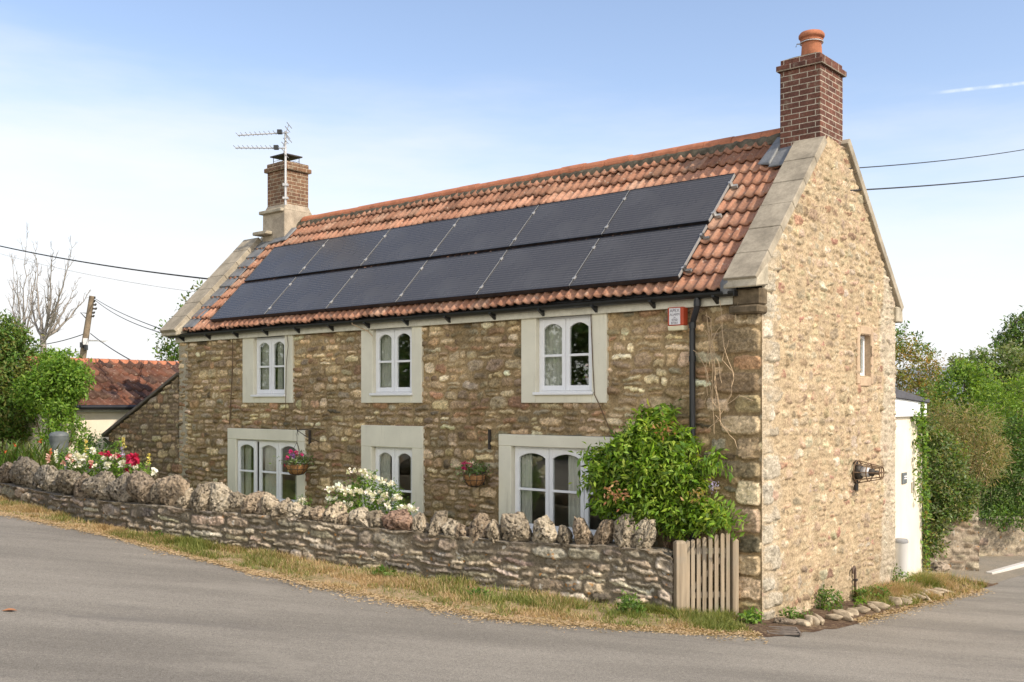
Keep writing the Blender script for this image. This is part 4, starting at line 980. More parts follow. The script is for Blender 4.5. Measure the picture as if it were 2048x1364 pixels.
def twigs(name, mat, parent, base, tips, r0, seed, seg=6, wob=.12):
    r = random.Random(seed); m = MB()
    for tp in tips:
        b, t = Vector(base), Vector(tp); L_ = (t-b).length; pts = []
        for i in range(seg+1):
            f = i/seg; p = b.lerp(t, f); p += Vector((r.gauss(0, 1), r.gauss(0, 1), r.gauss(0, .5)))*wob*L_*.25*math.sin(math.pi*f)
            pts.append(p)
        m.tube(pts, [r0*(1-.8*i/seg) for i in range(seg+1)], 5, False)
    return m.build(name, mat, parent)
GREEN = [(0.085, 0.163, 0.028), (0.116, 0.209, 0.034), (0.147, 0.24, 0.046), (0.07, 0.132, 0.028), (0.186, 0.279, 0.062)]
BRIGHT = [(0.162, 0.284, 0.034), (0.203, 0.338, 0.041), (0.135, 0.243, 0.034), (0.257, 0.378, 0.061), (0.108, 0.203, 0.027)]
OLIVE = [(0.136, 0.16, 0.048), (0.176, 0.192, 0.056), (0.096, 0.128, 0.04), (0.224, 0.224, 0.072), (0.144, 0.192, 0.064)]
DARKG = [(0.048, 0.104, 0.022), (0.064, 0.128, 0.029), (0.088, 0.16, 0.035), (0.04, 0.08, 0.019)]
RUSTY = [(0.238, 0.17, 0.043), (0.187, 0.17, 0.051), (0.289, 0.196, 0.051), (0.136, 0.145, 0.043), (0.221, 0.221, 0.051)]
GREY = [(0.15, 0.195, 0.09), (0.195, 0.24, 0.112), (0.128, 0.173, 0.075), (0.225, 0.27, 0.135)]
DRYB = [(0.334, 0.275, 0.16), (0.261, 0.232, 0.123), (0.217, 0.217, 0.087), (0.406, 0.319, 0.189), (0.174, 0.189, 0.072)]
def pxblobs(L_, Y, ysq=.8):
    out = []
    for q in L_:
        px, py, r_ = q[:3]; y = q[3] if len(q) > 3 else Y; rr = r_/FPX*y; sx = q[4] if len(q) > 4 else 1
        p = D(px, py, y); out.append((p[0], p[1], p[2], rr*sx, max(rr*ysq, .1), rr))
    return out
def plant(name, label, cat, blobs, n, L_, pal, seed, group=None, per=12, csize=.10, lump=.28, stems=5, shell=.5, stem_name='stem', stem_r=.03, width=.42, part='foliage', zbase=None, **kw):
    B = np.array(blobs); bx, by = B[:, 0].mean(), B[:, 1].mean(); bz = float(gz(bx)) if zbase is None else zbase
    t = thing(name, label, cat, (bx, by, bz), 0, group)
    Bl = B.copy(); Bl[:, :3] -= np.array((bx, by, bz))
    p, o, ci = cloud(Bl, n, seed, per, csize, lump, shell, .02)
    ob(part, leaf_mesh(part, p, o, L_, pal, seed, width, cid=ci, **kw), t)
    if stems:
        r = np.random.default_rng(seed); k = r.integers(len(Bl), size=stems)
        twigs(stem_name, STEM, t, (0, 0, -.1), [tuple(Bl[j, :3]+r.normal(size=3)*Bl[j, 3:6]*.25) for j in k], stem_r, seed)
    return t
# -- left of the cottage
plant('shrub', 'large rounded green shrub at the left edge behind the flower bed', 'shrub', pxblobs([(-70, 750, 120), (0, 790, 85), (35, 735, 60), (-20, 690, 60), (45, 830, 55), (15, 680, 38), (66, 790, 28)], 23.6), 26000, .10, GREEN+[(.18, .20, .045), (.22, .22, .06)], 1, per=16, csize=.17, stems=8, lump=.18)
plant('climbing_shrub', 'bright green climbing shrub over the left end of the outhouse', 'climber', pxblobs([(125, 740, 36, 21.9), (148, 765, 28, 21.8), (100, 770, 40, 22), (108, 738, 34, 22.4), (116, 820, 24, 21.7), (150, 748, 22, 22), (104, 865, 22, 21.6), (75, 790, 40, 22.3), (128, 790, 26, 21.9)], 22), 12000, .09, BRIGHT, 2, per=12, csize=.12)
plant('shrub', 'small light green shrub beside the grey water butt', 'shrub', pxblobs([(158, 872, 18), (150, 845, 12), (168, 890, 14)], 21.2), 900, .07, BRIGHT, 3, csize=.09)
plant('shrub', 'low dark green shrub at the foot of the outhouse wall', 'shrub', pxblobs([(196, 892, 22), (178, 900, 18), (220, 900, 14)], 20.2), 900, .05, DARKG, 4, csize=.08)
plant('tree', 'green tree showing beyond the far gable of the cottage', 'tree', pxblobs([(392, 628, 34), (352, 690, 32), (404, 588, 18), (338, 712, 20), (430, 640, 50), (375, 655, 30), (410, 700, 60)], 38), 5000, .16, GREEN+OLIVE[:2], 5, per=9, csize=.25, lump=.4, stem_name='trunk', stem_r=.12)
# bare trees
def bare_tree(label, base, tips, Y, seed, r0):
    b = D(*base, Y); bz = float(gz(b[0])); t = thing('bare_tree', label, 'tree', (b[0], b[1], bz), 0, 'leafless trees behind the outhouse')
    o = Vector((b[0], b[1], bz)); rr = random.Random(seed); mt = MB(); mb = MB()
    hb = Vector(b)-o; mt.tube([(0, 0, -.2), hb*.5+Vector((.05, .05, 0)), hb], [r0*1.5, r0*1.25, r0], 8); mt.build('trunk', BARK, t)
    for tp in tips:
        e = Vector(D(tp[0], tp[1], Y+rr.uniform(-1.5, 1.5)))-o; st = hb+Vector((0, 0, rr.uniform(-.3, .2)))
        L_ = (e-st).length; pts = []
        mid = st.lerp(e, .45)+Vector(((e.x-st.x)*.22, 0, -L_*.06))
        for i in range(11):
            f = i/10; p = st*(1-f)**2+mid*2*f*(1-f)+e*f*f; p += Vector((rr.gauss(0, .03), rr.gauss(0, .05), rr.gauss(0, .03)))*L_*.25; pts.append(p)
        rad = [r0*.55*(1-.9*i/10) for i in range(11)]; mb.tube(pts, rad, 5, False)
        for i in range(2, 11):
            for _ in range(2):
                if rr.random() < .75:
                    p = pts[i]; d = (pts[i]-pts[i-1]).normalized(); side = Vector((rr.gauss(0, 1), rr.gauss(0, 1), rr.gauss(.25, .5))).normalized()
                    l = L_*rr.uniform(.10, .30)*(1.1-i/14); q1 = p+(d*.5+side*.6)*l*.5; q2 = q1+(d*.7+side*.25+Vector((0, 0, .35)))*l*.55
                    mb.tube([p, q1, q2], [rad[i]*.5+.006, rad[i]*.3+.006, .005], 4, False)
                    for __ in range(2):
                        s2 = Vector((rr.gauss(0, 1), rr.gauss(0, 1), rr.gauss(.3, .5))).normalized(); mb.tube([q1.lerp(q2, rr.random()), q2+s2*l*.35], [.007, .004], 3, False)
    mb.build('branch', BARK, t)
bare_tree('taller pale leafless tree with wide spreading limbs behind the outhouse', (86, 672), [(72, 515), (105, 500), (143, 495), (120, 560), (182, 578), (100, 560), (60, 560), (150, 570)], 34, 5, .095)
bare_tree('slimmer leafless tree with upright limbs rising over the rounded shrub', (44, 690), [(52, 478), (30, 530), (74, 505), (25, 520), (40, 560), (60, 545)], 36, 9, .075)
# -- flower bed behind the garden wall
def strappy(name, label, cat, px0, px1, py, Y, n, h, pal, seed, w_=.018):
    r = np.random.default_rng(seed); a = D((px0+px1)/2, py, Y); bz = float(gz(a[0])); t = thing(name, label, cat, (a[0], a[1], bz))
    P, Fq, c = [], [], []; hw_ = (px1-px0)/FPX*Y/2
    for i in range(n):
        b = np.array((r.uniform(-hw_, hw_), r.uniform(-.35, .35), 0)); az = r.uniform(0, 6.28); hh = h*r.uniform(.65, 1.1); bend = r.uniform(.15, .6)*hh
        dr = np.array((math.cos(az), math.sin(az), 0)); sd_ = np.array((-math.sin(az), math.cos(az), 0))*w_; k = len(P)
        for f in (0, .35, .65, .85, 1.0):
            ctr = b+np.array((0, 0, hh*(f-.18*f**4)))+dr*bend*f**2.2; ww = (1-f**3)*.95+.05; P += [ctr-sd_*ww, ctr+sd_*ww]
        Fq += [[k+2*j, k+2*j+1, k+2*j+3, k+2*j+2] for j in range(4)]; c += [np.array(pal[r.integers(len(pal))])*r.uniform(.8, 1.2)]*4
    ob('leaves', np_mesh('leaves', P, Fq, BLADE, False, np.array(c), 'FACE'), t); return t
def petal_ball(rad, mat_pal, seed, n=26):
    r = np.random.default_rng(seed); d = unit(r.normal(size=(n, 3))+np.array((0, 0, .25))); p = d*rad*r.uniform(.25, .75, (n, 1))
    return leaf_mesh('bloom', p, d, rad*.95, mat_pal, seed, width=.95, droop=.3, mat=PETAL, jit=.08)
WHITEP = [(.80, .78, .66), (.74, .70, .56), (.82, .80, .72)]; PINKP = [(.72, .42, .36), (.68, .36, .33), (.78, .55, .46)]; REDP = [(.50, .015, .075), (.42, .012, .05), (.58, .04, .12)]
MAGP = [(.52, .02, .17), (.45, .015, .20), (.60, .04, .16)]; PURP = [(.30, .12, .38), (.38, .2, .45)]; YELP = [(.70, .55, .12), (.62, .58, .25)]; ORGP = [(.65, .10, .04), (.7, .2, .08)]; VIOP = [(.42, .36, .60), (.5, .45, .66)]
def blooms(par, pts, rad, pal, seed, n=26, name='bloom'):
    me = [petal_ball(rad*s_, pal, seed+i, n) for i, s_ in enumerate((1, .8, .65))]; r = random.Random(seed)
    for p in pts:
        b = ob(name, me[r.randrange(3)], par, tuple(np.array(p)-np.array(par.location))); b.rotation_euler = (r.uniform(-.4, .4), r.uniform(-.4, .4), r.uniform(0, 6))
def spike(par, px, y0, y1, Y, pal, seed):
    a, b = np.array(D(px, y1, Y)), np.array(D(px, y0, Y)); n = 60; r = np.random.default_rng(seed); f = r.random(n)**.8; o = unit(r.normal(size=(n, 3))*np.array((1, 1, .2)))
    p = a+(b-a)*f[:, None]+o*.018*(1-f*.7)[:, None]-np.array(par.location)
    ob('flower_spike', leaf_mesh('flower_spike', p, o, .035, pal, seed, width=.7, mat=PETAL), par)
t = strappy('crocosmia_clump', 'clump of strappy arching green leaves left of the water butt', 'plant', -30, 108, 900, 19.3, 420, 1.08, OLIVE+GREEN, 21, .02)
blooms(t, [D(x, y, 19.1) for x, y in ((80, 882), (12, 903), (66, 914), (50, 925), (30, 890), (100, 905))], .045, ORGP, 400, 14)
t = plant('rose_bush', 'mixed rose bush with pale and deep red blooms above the garden wall', 'rose bush', pxblobs([(170, 922, 30), (215, 925, 30), (250, 935, 24), (135, 925, 22), (195, 940, 28), (285, 945, 12)], 17.3, 1.0), 2600, .055, BRIGHT+GREEN[:3], 22, csize=.10, stem_r=.012)
blooms(t, [D(x, y, 16.9) for x, y in ((143, 917), (152, 914), (160, 918), (187, 901), (170, 914), (213, 931), (243, 928), (188, 931), (209, 916), (224, 916), (152, 907), (157, 930), (286, 945), (309, 944), (272, 934), (265, 932))], .055, WHITEP, 410)
blooms(t, [D(x, y, 16.9) for x, y in ((137, 914), (146, 920), (182, 925), (232, 912), (128, 926))], .05, PINKP, 420)
blooms(t, [D(x, y, 16.9) for x, y in ((203, 907), (215, 905), (219, 909), (211, 910), (237, 912), (183, 932), (254, 941))], .040, REDP, 430)
for i, (px, y0, y1, pal) in enumerate(((245, 890, 915, VIOP), (112, 900, 925, WHITEP), (172, 880, 912, YELP), (247, 874, 896, YELP), (298, 906, 930, YELP), (97, 908, 925, PINKP))): spike(t, px, y0, y1, 17.1, pal, 440+i)
t = thing('peony', 'single large crimson peony bloom standing above the wall near the lean to', 'peony', (*D(268, 918, 16.7)[:2], float(gz(-6.2))))
blooms(t, [D(266, 917, 16.7)], .088, REDP, 450, 60); twigs('stem', LEAF if False else STEM, t, (0, 0, 0), [tuple(np.array(D(266, 918, 16.7))-np.array(t.location))], .01, 4)
plant('foxglove_seedling', 'thin yellow green plant stalks between the peony and the tall pointed coping stone', 'plant', pxblobs([(298, 935, 9), (290, 948, 9), (280, 945, 8), (240, 885, 8)], 16.9, 1), 260, .05, BRIGHT+[(.25, .25, .08)], 24, csize=.07, stem_r=.008)
t = plant('rose_bush', 'white rose bush with many open white blooms in front of the narrow doors', 'rose bush', pxblobs([(735, 1000, 34), (700, 1000, 34), (775, 1000, 30), (672, 1005, 22), (735, 965, 18), (805, 1018, 16)], 14.0, .9), 2300, .05, GREEN+BRIGHT[:2], 26, csize=.08, stem_r=.01)
blooms(t, [D(x+random.uniform(-2, 2), y+random.uniform(-2, 2), 13.8+random.uniform(-.15, .15)) for x, y in ((698, 943), (710, 942), (722, 940), (730, 943), (741, 953), (750, 952), (735, 953), (765, 964), (778, 966), (786, 964), (657, 980), (665, 978), (676, 977), (683, 975), (692, 980), (703, 981), (716, 980), (724, 984), (706, 988), (738, 985), (748, 988), (759, 984), (657, 996), (668, 997), (676, 1003), (693, 1012), (702, 1008), (756, 1002), (766, 998), (779, 1010), (788, 1000), (793, 992), (799, 996), (812, 1017), (820, 1016), (828, 1018), (800, 1018), (745, 998), (690, 990), (772, 990))], .050, WHITEP, 460)
t = plant('white_flower_plant', 'small white flowered plant under the three light window by the wall', 'plant', pxblobs([(606, 1006, 12), (596, 1012, 10)], 14.0, .9), 240, .04, GREEN, 27, csize=.06, stem_r=.006)
blooms(t, [D(x, y, 13.85) for x, y in ((601, 999), (611, 1000), (606, 1004), (598, 1006))], .035, WHITEP, 470, 14)
# -- wisteria against the front wall, with its dead trailing stems
wb = []
for px, py, r_, tt in ((1300, 850, 30, -.25), (1285, 880, 42, -.35), (1250, 915, 58, -.5), (1215, 945, 48, -.6), (1310, 930, 60, -.5), (1355, 945, 46, -.35), (1388, 965, 28, -.25), (1295, 1000, 58, -.5), (1350, 1025, 46, -.35), (1405, 1030, 30, -.25), (1222, 1000, 36, -.55), (1330, 830, 18, -.2), (1420, 920, 16, -.3), (1365, 880, 20, -.25), (1438, 1040, 14, -.2)):
    s_, z_ = F(px, py, tt); p = hw(s_, tt, z_); rr = r_/FPX*p[1]; wb.append((p[0], p[1], p[2], rr*.86, rr*.6, rr*.86))
t = plant('wisteria', 'leafy bright green wisteria bush climbing the front wall behind the gate', 'climber', wb, 11000, .088, [tuple(np.array(c)*np.array((1.36, 1.28, 1.0))) for c in BRIGHT]+[(.30, .38, .06), (.08, .14, .02), (.10, .17, .025)], 31, per=13, csize=.10, lump=.5, width=.36, stem_r=.022, droop=.35)
r_ = np.random.default_rng(5); 
def sprig(par, px, py, tt, n, sz, pal, seed, nm='new_leaves', L_=.06):
    s_, z_ = F(px, py, tt); p = np.array(hw(s_, tt, z_))-np.array(par.location); q = p+np.random.default_rng(seed).normal(size=(n, 3))*sz; ob(nm, leaf_mesh(nm, q, unit(q-p), L_, pal, seed, .4), par)
sprig(t, 1232, 985, -1.0, 60, .06, [(.42, .19, .10), (.36, .2, .09), (.45, .26, .14)], 51, 'bronze_shoots'); sprig(t, 1325, 862, -.5, 50, .06, [(.40, .20, .09), (.30, .22, .07)], 52, 'bronze_shoots')
sprig(t, 1394, 992, -.6, 40, .05, [(.45, .36, .12), (.40, .28, .12)], 53, 'bronze_shoots'); sprig(t, 1428, 972, -.55, 45, .03, VIOP, 54, 'violet_raceme', .03)
# compound leaf sprays that break the outline
for i, (px, py) in enumerate(((1440, 930), (1452, 1010), (1468, 1020), (1180, 905), (1175, 960), (1345, 825), (1320, 815), (1385, 885), (1460, 1045))):
    s_, z_ = F(px, py, -.4); p = np.array(hw(s_, -.4, z_))-np.array(t.location); k = 22; f = np.linspace(0, 1, k)
    d = unit(np.array((px-1310, 40*random.uniform(-1, 1), 940-py), float)); ln = .34; ax = p-d*ln*.6+d*ln*f[:, None]-np.array((0, 0, .10))*f[:, None]**2
    sd_ = unit(np.cross(d, np.array((.3, 1, .1))))*np.where(np.arange(k) % 2, 1, -1)[:, None]
    ob('leaf_spray', leaf_mesh('leaf_spray', ax, sd_, .10, BRIGHT, 600+i, .36, rand=.12), t)
dv = thing('dead_vine', 'pale dead vine stems trailing down the wall right of the black downpipe', 'dead vine', hw(.5, -.05, 2.0), -TH)
rr = random.Random(12); m = MB(); dl = np.array((-.5, -.05, 2.0))
VS = [[(1441, 600), (1444, 660), (1452, 710), (1466, 750), (1460, 790), (1440, 830), (1420, 860)], [(1413, 625), (1420, 680), (1424, 740), (1427, 800), (1426, 850), (1430, 878)], [(1420, 640), (1424, 690), (1430, 745), (1434, 800), (1444, 850), (1468, 880), (1478, 905)],
      [(1370, 688), (1395, 705), (1415, 745), (1422, 800), (1440, 820), (1480, 790), (1520, 808)], [(1412, 660), (1428, 700), (1440, 740), (1446, 780)], [(1458, 680), (1445, 720), (1468, 745), (1462, 785), (1445, 815), (1425, 810)], [(1418, 690), (1410, 740), (1414, 790), (1404, 815)],
      [(1430, 830), (1450, 855), (1470, 868)], [(1385, 845), (1365, 868), (1350, 880)], [(1412, 630), (1422, 640), (1418, 680), (1432, 760), (1430, 830)], [(1475, 605), (1470, 640), (1478, 650)], [(1443, 650), (1430, 668), (1418, 700), (1420, 750)], [(1424, 760), (1436, 790), (1440, 840), (1404, 865)]]
for ln in VS:
    pts = []
    P = ln
    for i in range(len(P)-1):
        for f in (0, .33, .66):
            px, py = P[i][0]+(P[i+1][0]-P[i][0])*f+rr.gauss(0, 1.2), P[i][1]+(P[i+1][1]-P[i][1])*f
            tt = -.09-.05*rr.random(); s_, z_ = F(px, py, tt); pts.append((-s_-dl[0], tt-dl[1], z_-dl[2]))
    m.tube(pts, .0042, 5, False)
m.build('stems', STRAWSTEM, dv)
# -- right side
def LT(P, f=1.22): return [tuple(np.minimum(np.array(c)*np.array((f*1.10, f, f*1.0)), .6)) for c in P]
RT = 'shrubs and trees beyond the extension'
plant('shrub', 'rust tinged green shrub standing above the extension roof', 'shrub', pxblobs([(1815, 745, 45), (1845, 735, 40), (1790, 720, 45), (1865, 760, 28), (1830, 790, 45), (1870, 790, 30), (1800, 700, 22)], 26), 5000, .085, LT(RUSTY+OLIVE[:2]+GREEN[:1]), 61, RT, csize=.14)
plant('sapling', 'thin leafy sprigs rising against the sky beside the gable', 'sapling', pxblobs([(1802, 655, 8), (1797, 668, 8), (1811, 645, 4), (1832, 672, 7), (1838, 690, 9), (1848, 696, 8), (1826, 690, 6), (1860, 705, 9), (1795, 690, 14)], 27), 420, .11, GREEN, 62, RT, per=6, csize=.12, stems=9, stem_r=.02)
plant('shrub', 'rounded bright green bush in the middle of the right hand thicket', 'shrub', pxblobs([(1920, 780, 48), (1945, 760, 40), (1905, 820, 45), (1950, 830, 45), (1890, 790, 30), (1930, 745, 22)], 23.5), 7000, .085, LT(GREEN+BRIGHT[:3]), 63, RT, csize=.13)
plant('shrub', 'feathery pale green hedge shrub with upright shoots at the right edge', 'shrub', pxblobs([(2000, 810, 48), (2040, 800, 50), (1980, 850, 45), (2030, 850, 60), (2080, 820, 70)], 22), 9000, .075, LT(BRIGHT+GREEN[:2]), 64, RT, csize=.10, width=.28)
plant('tree', 'pale grey green trees spreading behind the rounded bright bush', 'tree', pxblobs([(1960, 725, 26), (1990, 730, 32), (2025, 725, 38), (1940, 735, 18), (2050, 760, 50), (1985, 770, 45)], 40), 6000, .17, LT(GREY+GREEN[:2]), 65, RT, per=10, csize=.25, lump=.4, stem_name='trunk', stem_r=.12)
plant('tree', 'tall darker green tree rising highest at the right edge', 'tree', pxblobs([(2038, 665, 32), (2008, 685, 20), (2050, 690, 40), (2060, 660, 35), (2030, 640, 8), (2012, 700, 18), (2040, 720, 40)], 52), 4500, .21, LT(DARKG+GREY[:2]+GREEN[:2]), 66, RT, per=10, csize=.3, lump=.35, stem_name='trunk', stem_r=.15)
plant('tree', 'pair of small far trees on the skyline left of the pale trees', 'tree', pxblobs([(1908, 722, 9), (1920, 724, 7), (1930, 735, 12), (1912, 738, 14)], 75), 700, .26, LT(GREY), 67, RT, per=8, csize=.25, stem_name='trunk')
plant('broom_shrub', 'dry straggly brownish broom shrub leaning over the ivy', 'shrub', pxblobs([(1895, 875, 38), (1930, 880, 45), (1960, 920, 40), (1875, 850, 30), (1985, 900, 35), (1950, 950, 25), (1910, 840, 30), (1960, 860, 36)], 19.0), 9500, .10, LT(DRYB+OLIVE), 68, RT, per=14, csize=.13, width=.10, stems=10, lump=.4, rand=.35)
plant('ivy', 'dark glossy ivy covering the stone pier beside the drive', 'ivy', pxblobs([(1880, 950, 44, pA[1]+.2), (1868, 1000, 34, pA[1]-.05), (1905, 990, 40, pA[1]), (1930, 985, 30, pA[1]), (1866, 1050, 28, pA[1]-.2), (1860, 1090, 20, pA[1]-.2), (1885, 905, 40, pA[1]+.3), (1925, 1020, 22, pA[1]-.12), (1905, 1015, 20, pA[1]-.15), (1880, 1030, 18, pA[1]-.2), (1858, 920, 22, pA[1]), (1856, 860, 18, pA[1]), (1870, 880, 24, pA[1]+.2)], 18.3), 12500, .065, LT(DARKG+GREEN+GREY+OLIVE, 1.15), 69, RT, csize=.09, stems=0)
plant('hedge', 'dark green hedge overhanging the low boundary wall at right', 'hedge', pxblobs([(1985, 985, 40), (2020, 985, 48), (2045, 940, 60), (1995, 930, 48), (2075, 980, 60), (1968, 960, 28), (2030, 890, 55), (2070, 890, 60), (1975, 1005, 26), (2010, 1015, 22), (2042, 1015, 24), (1972, 1030, 16, g1[1]-.1), (2000, 1034, 18, g1[1]-.1), (2030, 1032, 20, g1[1]-.1), (2055, 1030, 20, g1[1]-.1)], 21), 12000, .075, LT(DARKG+GREEN[:2]), 70, RT, csize=.11)
plant('hedge', 'olive green undergrowth filling the gap between the rusty and bright shrubs', 'hedge', pxblobs([(1870, 840, 38), (1850, 820, 30), (1900, 850, 40), (1855, 870, 25), (1930, 860, 40), (1865, 800, 25)], 22.5), 5500, .075, LT(OLIVE+GREEN+[(.20, .13, .05)]), 71, RT, csize=.11)
iv = thing('ivy', 'trailing ivy strands down the edge of the white extension', 'ivy', hw(.2, 5.9, 0), -TH)
P, O = [], []; rr = np.random.default_rng(71)
for y0, z0, y1, z1, n in ((5.93, 2.62, 6.2, -.2, 420), (5.72, 2.25, 5.78, .9, 150), (5.9, 2.75, 6.05, 1.7, 260), (5.55, 2.35, 6.0, 2.1, 90), (6.05, 1.8, 6.22, .6, 160)):
    f = rr.random(n); P.append(np.stack([rr.uniform(.02, .10, n), y0+(y1-y0)*f+rr.normal(size=n)*.045-5.9, z0+(z1-z0)*f+rr.normal(size=n)*.03], 1))
P = np.concatenate(P); ob('leaves', leaf_mesh('leaves', P, np.tile((1., 0, 0), (len(P), 1)), .065, GREEN+BRIGHT[:2]+[(.25, .2, .06)], 72, .6), iv)
# tall hedge and trees across the lane, behind the camera's left: what the windows mirror
hb_ = []
for i in range(12):
    f = i/11; hb_.append((-9.5-21*f+random.uniform(-.5, .5), 7.6+13*f, 1.6+1.2*random.random(), 1.9, 1.5, 2.4)); hb_.append((-10.5-21*f, 7.2+13*f, 4.2+1.6*random.random(), 1.7, 1.5, 1.9))
kind(plant('roadside_hedge', 'tall dense green hedge across the lane facing the cottage windows', 'hedge', hb_, 30000, .26, GREEN+OLIVE, 75, per=10, csize=.3, lump=.15, stems=0), 'stuff')

# ------------------------------------------------------------------ grass and weeds
def grass(name, x0, x1, ylo, yhi, n, seed, greenf, h0=.03, h1=.10):
    r = np.random.default_rng(seed); x = r.uniform(x0, x1, n); f = r.random(n)**.85; lo, hi = ylo(x), yhi(x)
    y = lo+(hi-lo)*f; ok = hi > lo+.03; x, y, f = x[ok], y[ok], f[ok]; n = len(x)
    cl = fbm(x*3, y*3, 20, 3); keep = r.random(n) < .10+.95*sm(cl, .40, .60)*(.35+.65*sm(f, 0, .2)); x, y, f, cl = x[keep], y[keep], f[keep], cl[keep]; n = len(x)
    g = np.clip(greenf(x, f)+2.2*(fbm(x*1.6, y*1.6, 24, 3)-.5), 0, 1)
    h = (h0+(h1-h0)*np.clip(f*1.3, .05, 1))*r.uniform(.5, 1.3, n)*(.6+.8*cl)*(1-.25*(1-g)); az = r.uniform(0, 6.28, n); ln = h*r.uniform(.2, 1.6, n)
    w_ = r.uniform(.004, .008, n); b = np.stack([x, y, gz(x)+.012], 1); sd_ = np.stack([np.cos(az+1.57), np.sin(az+1.57), 0*az], 1)*w_[:, None]; dr = np.stack([np.cos(az), np.sin(az), 0*az], 1)
    P = np.stack([b-sd_, b+sd_, b+dr*ln[:, None]+np.array((0, 0, 1))*h[:, None]], 1).reshape(-1, 3)
    straw = np.array([(.46, .34, .17), (.52, .40, .22), (.38, .27, .14), (.50, .34, .20)]); gr = np.array([(.17, .20, .045), (.22, .24, .06), (.12, .16, .035), (.27, .27, .08)])
    pick = r.random(n) < g; c = np.where(pick[:, None], gr[r.integers(4, size=n)], straw[r.integers(4, size=n)])*r.uniform(.8, 1.2, (n, 1))
    o = kind(ob(name, np_mesh(name, P, np.arange(n*3).reshape(n, 3), BLADE, False, c, 'FACE')), 'stuff'); return o
def straw(name, x0, x1, n, seed, lab='dry straw litter scattered along the edge of the lane below the garden wall'):       # dead stalks and leaf crumbs blown onto the lane edge
    r = np.random.default_rng(seed); x = r.uniform(x0, x1, n); y = edge_y(x)+.12-np.abs(r.normal(size=n))*.16*(.4+1.2*fbm(x*2, x*0, 8, 3)); az = r.uniform(0, 3.14, n); l = r.uniform(.004, .02, n); w_ = r.uniform(.0015, .004, n)
    d = np.stack([np.cos(az), np.sin(az), 0*az], 1)*l[:, None]; e = np.stack([-np.sin(az), np.cos(az), 0*az], 1)*w_[:, None]; b = np.stack([x, y, gz(x)+.012+.012*r.random(n)], 1)
    P = np.stack([b-d-e, b+d-e, b+d+e+np.array((0, 0, .006)), b-d+e+np.array((0, 0, .004))], 1).reshape(-1, 3); c = np.array([(.46, .34, .19), (.40, .28, .16), (.52, .40, .26), (.26, .19, .11)])[r.integers(4, size=n)]
    o = kind(ob(name, np_mesh(name, P, np.arange(n*4).reshape(n, 4), BLADE, False, c, 'FACE')), 'stuff'); tag(o, lab, 'litter')
straw('straw_litter', -13, 2.75, 22000, 88); straw('straw_litter', 4.2, 7.4, 2500, 89, 'sparse straw and grit along the lane edge below the edging stones')
def bump_at(x, pts): return sum(a*np.exp(-((x-c)/w_)**2) for c, w_, a in pts)
o = grass('grass', -13, 2.68, lambda x: edge_y(x)-.02, lambda x: np.where(x < 1.9, wall_y(np.minimum(x, 1.9))-.03, np.interp(x, [1.9, 2.2, 2.68], [11.95, 12.05, 12.2])), 105000, 81,
          lambda x, f: .26+.40*sm(f, .05, .4)*sm(x, -2.5, 1.2)+bump_at(x, [(1.35, .22, .45), (-.1, .2, .35), (2.3, .3, .5), (-2.5, .35, .2), (-4.3, .3, .25), (-1.2, .3, .2)])-.35*sm(.14-f, 0, .1))
tag(o, 'sun bleached straw coloured grass with green tufts along the garden wall', 'grass')
gf = lambda x: np.minimum(12.0+(x-2.957)*(CT/ST)-.05, np.interp(x, [5.3, 5.9, 6.6, 7.2, 7.6], [16.0, 17.3, 17.4, 16.9, 16.0]))
o = grass('grass', 4.8, 7.6, lambda x: edge_y(x)+.02+.12*(5.9-np.minimum(x, 5.9)), gf, 34000, 82, lambda x, f: .55+.1*np.sin(x*9), .06, .17)
tag(o, 'green and straw coloured grass patch beside the extension and drive', 'grass')
def weed(label, px, py, rpx, n, L_, pal, seed, h=1.0, group='weeds along the foot of the gable'):
    x, y = G(px, py); rr = rpx/FPX*y; z = float(gz(x))
    return plant('weed', label, 'weed', [(x, y, z+rr*h*.7, rr, rr*.7, rr*h)], n, L_, pal, seed, group, per=6, csize=.05, stems=4, stem_r=.005)
weed('low leafy weed clump nearest the drain on the bed soil', 1580, 1245, 17, 150, .045, GREEN, 91)
weed('widest dark leaved weed clump at the foot of the gable', 1655, 1222, 34, 500, .05, GREEN+GREY[:1], 92, .75)
weed('tall weed sprig growing up the gable left of the conduit', 1640, 1215, 14, 120, .05, GREEN, 93, 2.0)
weed('spreading low weed clump between the drain and the tall sprig', 1612, 1240, 16, 160, .04, GREEN+OLIVE[:1], 107, .7)
weed('leafy weed clump just right of the bent conduit', 1722, 1205, 20, 240, .045, GREEN, 108, .8)
weed('tiny bright weed tuft among the edging stones', 1720, 1222, 10, 80, .045, BRIGHT, 94, 1.3)
weed('leafy weed clump under the bent conduit on the gable', 1755, 1200, 24, 320, .045, GREEN+BRIGHT[:1], 95, .8)
weed('bushy weed clump at the right foot of the gable', 1800, 1182, 28, 420, .045, GREEN+OLIVE[:1], 96, 1.0)
weed('dry yellow green plant clump below the white bin', 1832, 1150, 26, 450, .05, [(.30, .28, .07), (.36, .32, .09), (.24, .25, .06)], 97, .9)
weed('small dark weed on the right grass patch', 1856, 1165, 12, 120, .04, DARKG, 98, 1.0)
weed('green dandelion like weed in the verge at the foot of the garden wall', 763, 1158, 18, 90, .09, GREEN, 99, .5, 'weeds in the verge')
weed('dark bushy weed in the verge near the gate end of the wall', 1262, 1232, 24, 420, .05, GREEN, 100, 1.1, 'weeds in the verge')
weed('leafy low weed in the verge below the middle of the wall', 955, 1195, 20, 160, .06, GREEN, 101, .5, 'weeds in the verge')
weed('small green weed in the dry verge left of the white roses', 315, 1082, 16, 130, .06, GREEN, 102, .6, 'weeds in the verge')
